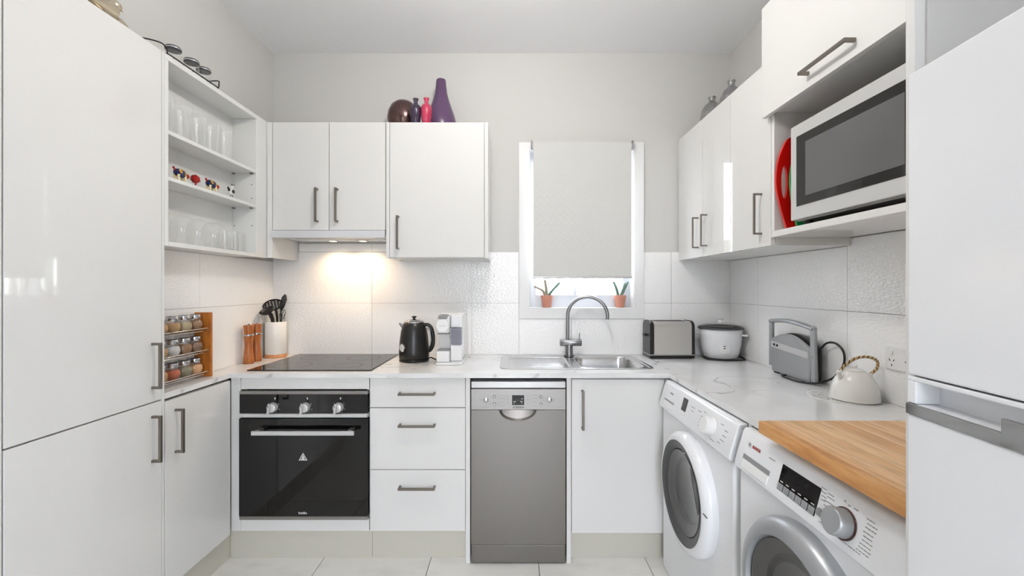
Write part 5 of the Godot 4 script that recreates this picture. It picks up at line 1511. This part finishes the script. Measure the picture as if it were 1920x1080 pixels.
# ------------------------------------------------------------------ glasses and figurines on the open shelves
func shelf_things():
	var X := -1.382
	var tall := thing("tall_glass", "tall clear drinking glass on the top shelf, nearest the pantry", "drinking glass", V(X, 1.9052, 1.70), "tall glasses on the top shelf")
	lp(tall, "tumbler_wall", lathe([Vector2(0, 0.0), Vector2(0.027, 0.0), Vector2(0.029, 0.003), Vector2(0.036, 0.15), Vector2(0.0345, 0.15), Vector2(0.0275, 0.012), Vector2(0, 0.010)], 28), M.tumbler)
	var names := ["second from the pantry", "third from the pantry", "fourth from the pantry", "fifth from the pantry"]
	for k in 4:
		copy_of(tall, "tall_glass", "tall clear drinking glass on the top shelf, " + names[k], V(X + 0.004 * (k % 2), 1.9052, 1.787 + 0.087 * k))
	var dome := thing("stemless_glass", "upturned round stemless glass on the bottom shelf, nearest the pantry", "drinking glass", V(X, 1.4782, 1.694), "upturned stemless glasses on the bottom shelf")
	lp(dome, "bowl", lathe([Vector2(0.034, 0.0), Vector2(0.0355, 0.001), Vector2(0.043, 0.035), Vector2(0.046, 0.065), Vector2(0.043, 0.095), Vector2(0.033, 0.115), Vector2(0.018, 0.123), Vector2(0.0, 0.124)], 32, 0.5), M.tumbler)
	for k in 3:
		copy_of(dome, "stemless_glass", "upturned round stemless glass on the bottom shelf, " + names[k], V(X - 0.003 * (k % 2), 1.4782, 1.791 + 0.094 * k))
	var prof := []
	var small := thing("small_tumbler", "short ribbed glass tumbler on the bottom shelf beside the round glasses", "drinking glass", V(X, 1.4782, 2.058), "short tumblers on the bottom shelf")
	lp(small, "tumbler_wall", lathe([Vector2(0, 0.0), Vector2(0.028, 0.0), Vector2(0.030, 0.003), Vector2(0.034, 0.098), Vector2(0.0325, 0.0985), Vector2(0.0285, 0.010), Vector2(0, 0.009)], 24), M.tumbler)
	for k in 10:
		var a := TAU * k / 10
		lp(small, "rib", tube([Vector3(cos(a) * 0.0296, 0.008, sin(a) * 0.0296), Vector3(cos(a) * 0.0335, 0.088, sin(a) * 0.0335)], 0.002, 6), M.tumbler)
	copy_of(small, "small_tumbler", "short ribbed glass tumbler at the shelf's far end panel", V(X, 1.4782, 2.136))
	# painted animal figurines on the middle shelf
	var blue := mat(Color(0.10, 0.16, 0.36), 0.25)
	var yellow := mat(Color(0.86, 0.62, 0.14), 0.3)
	var cream := mat(Color(0.90, 0.84, 0.66), 0.3)
	var red := mat(Color(0.66, 0.06, 0.04), 0.25)
	var leaf := mat(Color(0.32, 0.40, 0.10), 0.3)
	var cows := [[1.762, "blue cow figurine painted with yellow flowers, nearest the pantry"], [1.945, "blue cow figurine with a yellow flower on its back and red head"]]
	for q in cows:
		var o := thing("cow_figurine", q[1], "figurine", V(X + 0.012, 1.7272, q[0]), "painted figurines on the middle shelf")
		o.scale = Vector3(0.8, 0.85, 0.76)
		# it stands along the shelf, head away from the camera
		lp(o, "body", sweep([Vector3(0, 0.052, 0.036), Vector3(0, 0.054, 0.030), Vector3(0, 0.055, 0.015), Vector3(0, 0.053, -0.005), Vector3(0, 0.054, -0.024), Vector3(0, 0.055, -0.034), Vector3(0, 0.056, -0.038)], [Vector2(0.006, 0.008), Vector2(0.015, 0.017), Vector2(0.018, 0.0195), Vector2(0.017, 0.018), Vector2(0.0165, 0.0175), Vector2(0.012, 0.013), Vector2(0.004, 0.004)], 16), blue)
		for p in [Vector3(0.009, 0, 0.024), Vector3(-0.009, 0, 0.024), Vector3(0.009, 0, -0.024), Vector3(-0.009, 0, -0.024)]:
			lp(o, "leg", sweep([p, p + Vector3(0, 0.02, 0), p + Vector3(0, 0.045, 0)], [0.0058, 0.005, 0.007], 10), cream)
		var hd := lp(o, "head", ball(0.0095, 0.0105, 0.013, 8), red, Vector3(0.002, 0.050, -0.047))
		lp(hd, "muzzle", ball(0.007, 0.006, 0.006, 7), cream, Vector3(0.0, -0.006, -0.010))
		for s in [-1.0, 1.0]:
			lp(hd, "horn", sweep([Vector3(0.005 * s, 0.008, 0), Vector3(0.009 * s, 0.013, 0), Vector3(0.010 * s, 0.017, -0.002)], [0.0022, 0.0018, 0.0006], 7), cream)
		lp(o, "tail", sweep([Vector3(0, 0.062, 0.036), Vector3(0, 0.070, 0.043), Vector3(0, 0.074, 0.048)], [0.003, 0.0045, 0.0055], 8), red)
		for fl in [[Vector3(0.0155, 0.061, 0.016), 0.011], [Vector3(0.0145, 0.055, -0.018), 0.0095], [Vector3(0.002, 0.0715, -0.002), 0.012]]:
			var n: Vector3 = (fl[0] - Vector3(0, 0.054, fl[0].z)).normalized()
			var x := Vector3(0, 0, 1)
			var petal := lp(o, "painted_flower", ball(fl[1], 0.0022, fl[1], 8), yellow, fl[0], Basis(x.cross(n).normalized() * -1.0, n, x))
			lp(petal, "flower_centre", ball(fl[1] * 0.45, 0.0022, fl[1] * 0.45, 6), leaf, Vector3(0, 0.001, 0))
	var rb := thing("red_bird_figurine", "small glossy red bird figurine between the two blue cows", "figurine", V(X + 0.010, 1.7272, 1.850), "painted figurines on the middle shelf")
	rb.scale = Vector3(0.82, 0.9, 0.82)
	lp(rb, "body", sweep([Vector3(0, 0.050, 0.026), Vector3(0, 0.050, 0.020), Vector3(0, 0.050, 0.006), Vector3(0, 0.049, -0.010), Vector3(0, 0.047, -0.022), Vector3(0, 0.046, -0.029)], [Vector2(0.004, 0.004), Vector2(0.014, 0.015), Vector2(0.020, 0.021), Vector2(0.017, 0.018), Vector2(0.009, 0.009), Vector2(0.003, 0.003)], 16), red)
	lp(rb, "beak", sweep([Vector3(0, 0.046, -0.027), Vector3(0, 0.044, -0.037)], [0.004, 0.0008], 8), M.black)
	lp(rb, "stand", lathe([Vector2(0, 0), Vector2(0.014, 0), Vector2(0.013, 0.004), Vector2(0.004, 0.008), Vector2(0.004, 0.034), Vector2(0, 0.034)], 16), red)
	var hen := thing("hen_figurine", "tiny white speckled hen figurine by the shelf's far end", "figurine", V(X + 0.008, 1.7272, 2.088), "painted figurines on the middle shelf")
	lp(hen, "body", ball(0.013, 0.017, 0.017, 9), M.ceramic, Vector3(0, 0.042, 0))
	var hh := lp(hen, "head", ball(0.008, 0.009, 0.009, 8), M.ceramic, Vector3(0, 0.067, -0.006))
	lp(hh, "comb", ball(0.002, 0.005, 0.006, 6), M.black, Vector3(0, 0.010, 0))
	lp(hh, "beak", sweep([Vector3(0, 0, -0.008), Vector3(0, -0.001, -0.015)], [0.0025, 0.0006], 7), M.black)
	lp(hen, "wing", ball(0.003, 0.009, 0.011, 7), M.black_satin, Vector3(0.012, 0.044, 0.002))
	lp(hen, "tail", sweep([Vector3(0, 0.046, 0.012), Vector3(0, 0.058, 0.022), Vector3(0, 0.064, 0.024)], [Vector2(0.006, 0.006), Vector2(0.004, 0.005), Vector2(0.002, 0.002)], 8), M.black_satin)
	for s in [-1.0, 1.0]:
		lp(hen, "leg", tube([Vector3(0.005 * s, 0.0, 0), Vector3(0.005 * s, 0.028, 0)], 0.0016, 6), M.black)

# ------------------------------------------------------------------ things on top of the cupboards
func top_things():
	# purple group over the wall cupboard
	var T := 2.1876
	var v := thing("purple_vase", "tall matt purple vase with a narrow neck on the wall cupboard", "vase", V(-0.409, T, 2.46))
	v.scale = Vector3(1.02, 1.08, 1.02)
	lp(v, "body", lathe([Vector2(0, 0), Vector2(0.075, 0), Vector2(0.083, 0.006), Vector2(0.088, 0.03), Vector2(0.086, 0.055), Vector2(0.077, 0.09), Vector2(0.063, 0.13), Vector2(0.048, 0.17), Vector2(0.036, 0.21), Vector2(0.030, 0.25), Vector2(0.0275, 0.282), Vector2(0.025, 0.288), Vector2(0.021, 0.287), Vector2(0.021, 0.20)], 44, 0.5), M.purple)
	var bottle := [Vector2(0, 0), Vector2(0.020, 0), Vector2(0.023, 0.004), Vector2(0.029, 0.05), Vector2(0.0325, 0.095), Vector2(0.031, 0.115), Vector2(0.022, 0.132), Vector2(0.0125, 0.140), Vector2(0.0115, 0.160), Vector2(0.016, 0.170), Vector2(0.0165, 0.175), Vector2(0.013, 0.177), Vector2(0.009, 0.165)]
	var p := thing("glass_bottle", "small pink glass bottle vase in front of the tall purple vase", "bottle", V(-0.4664, T, 2.325))
	p.scale = Vector3(0.95, 0.83, 0.95)
	lp(p, "body", lathe(bottle, 28, 0.5), M.pink_glass)
	var q := thing("glass_bottle", "small dark violet glass bottle vase beside the pink one", "bottle", V(-0.5246, T, 2.325))
	q.scale = Vector3(0.95, 0.815, 0.95)
	lp(q, "body", lathe(bottle, 28, 0.5), M.violet_glass)
	var b := thing("round_vase", "squat round glossy brown vase behind the violet bottle", "vase", V(-0.6217, T, 2.45))
	b.scale = Vector3(1.0, 1.13, 1.0)
	lp(b, "body", lathe([Vector2(0, 0), Vector2(0.05, 0), Vector2(0.07, 0.012), Vector2(0.086, 0.04), Vector2(0.0915, 0.075), Vector2(0.086, 0.108), Vector2(0.070, 0.138), Vector2(0.046, 0.156), Vector2(0.026, 0.162), Vector2(0.022, 0.160), Vector2(0.020, 0.15)], 44, 0.5), M.brown_metal)
	# pewter bottles over the right cupboards
	var pew := [Vector2(0, 0), Vector2(0.05, 0), Vector2(0.06, 0.02), Vector2(0.062, 0.06), Vector2(0.055, 0.10), Vector2(0.038, 0.13), Vector2(0.020, 0.143), Vector2(0.0165, 0.150), Vector2(0.0165, 0.160), Vector2(0.021, 0.172), Vector2(0.017, 0.173), Vector2(0.013, 0.16)]
	var m := thing("pewter_bottle", "silver pewter bottle on the three-door cupboard, further from the window wall corner", "bottle", V(1.150, T, 2.235))
	lp(m, "body", lathe(pew, 32, 0.5), M.pewter)
	m.scale = Vector3(1.0, 1.14, 1.0)
	var m2 := thing("pewter_bottle", "silver pewter bottle on the three-door cupboard, closer to the window wall", "bottle", V(1.112, T, 2.372))
	lp(m2, "body", lathe(pew, 32, 0.5), M.pewter)
	# wire tray with three lidded jars over the open shelves
	var tr := thing("wire_tray", "black wire tray carrying three lidded jars on the shelf unit", "tray", V(-1.38, 2.1903, 1.77))
	var w := 0.0026
	var y := 2.1932
	var loop := [V(-1.3105, y, 1.625), V(-1.3105, y, 1.908), V(-1.43, y, 1.908), V(-1.43, y, 1.625)]
	wp(tr, "frame", sweep(curve_loop(loop), [w], 8, true), M.wire)
	for k in 5:
		var dd := 1.66 + 0.05 * k
		wp(tr, "cross_wire", tube([V(-1.3105, y, dd), V(-1.43, y, dd)], 0.0016, 6), M.wire)
	for e in [[1.908, 1.0], [1.625, -1.0]]:
		var s: float = e[1]
		var hgt := 0.034 if s > 0 else 0.026
		var outw := 0.006 if s > 0 else 0.062
		wp(tr, "handle", tube(curve([V(-1.3125, y, e[0]), V(-1.313, y + hgt * 0.7, e[0] + 0.004 * s), V(-1.318, y + hgt, e[0] + outw * 0.5 * s), V(-1.376, y + hgt, e[0] + outw * s), V(-1.417, y + hgt, e[0] + outw * 0.5 * s), V(-1.425, y + hgt * 0.7, e[0] + 0.002 * s), V(-1.426, y, e[0])], 6), w, 8), M.wire)
	var names := ["clear jar with a black lid in the wire tray, beside the long handle", "clear jar with a black lid in the middle of the wire tray", "clear jar with a black lid in the wire tray, beside the short handle"]
	for k in 3:
		var j := thing("lidded_jar", names[k], "jar", V(-1.352, 2.1962, [1.703, 1.800, 1.870][k]), "jars in the wire tray")
		lp(j, "jar_body", lathe([Vector2(0, 0), Vector2(0.024, 0), Vector2(0.027, 0.004), Vector2(0.027, 0.044), Vector2(0.024, 0.050)], 28), M.tumbler)
		lp(j, "lid", lathe([Vector2(0, 0.050), Vector2(0.0265, 0.050), Vector2(0.028, 0.052), Vector2(0.028, 0.061), Vector2(0.026, 0.064), Vector2(0, 0.0645)], 28), M.dark_grey)
		lp(j, "lid_band", lathe([Vector2(0.0281, 0.054), Vector2(0.0286, 0.0565), Vector2(0.0281, 0.059)], 28), M.chrome)
	# two champagne gold birds on the pantry
	bird("champagne gold bird figurine looking along the pantry top towards the shelves", V(-1.352, 2.1903, 1.415), 0.0, 0.80)
	bird("champagne gold bird figurine turned the other way, tail towards the shelves", V(-1.372, 2.1903, 1.492), 180.0, 0.55)

func curve_loop(p: Array) -> Array:
	# a rectangle with softened corners
	var out := []
	var n := p.size()
	for i in n:
		var a: Vector3 = p[i]
		var prev: Vector3 = p[(i + n - 1) % n]
		var next: Vector3 = p[(i + 1) % n]
		var u := (prev - a).normalized() * 0.012
		var v := (next - a).normalized() * 0.012
		for t in [0.0, 0.25, 0.5, 0.75, 1.0]:
			out.append(a + u * pow(1.0 - t, 2) + v * pow(t, 2))
	return out

func bird(label: String, at: Vector3, turn: float, k: float):
	var o := thing("bird_figurine", label, "figurine", at, "gold birds on the pantry")
	o.rotation_degrees.y = turn
	o.scale = Vector3(k, k, k)
	# sleek teardrop body, tail low and breast raised, beak towards -z
	lp(o, "body", soft_sweep(
		[Vector3(0, 0.040, 0.096), Vector3(0, 0.042, 0.074), Vector3(0, 0.045, 0.048), Vector3(0, 0.049, 0.018), Vector3(0, 0.053, -0.010), Vector3(0, 0.057, -0.034), Vector3(0, 0.060, -0.047), Vector3(0, 0.061, -0.053)],
		[Vector2(0.007, 0.002), Vector2(0.013, 0.007), Vector2(0.024, 0.018), Vector2(0.034, 0.031), Vector2(0.037, 0.037), Vector2(0.031, 0.032), Vector2(0.019, 0.020), Vector2(0.004, 0.004)], 6, 28), M.gold)
	lp(o, "head", ball(0.0235, 0.0225, 0.0255, 14), M.gold, Vector3(0, 0.088, -0.046))
	lp(o, "beak", sweep([Vector3(0, 0.090, -0.068), Vector3(0, 0.087, -0.077), Vector3(0, 0.084, -0.085)], [Vector2(0.0055, 0.0055), Vector2(0.0035, 0.0035), Vector2(0.0006, 0.0006)], 10), M.gold)
	lp(o, "foot_pad", lathe([Vector2(0, 0), Vector2(0.022, 0), Vector2(0.024, 0.003), Vector2(0.018, 0.012), Vector2(0, 0.014)], 20), M.gold)
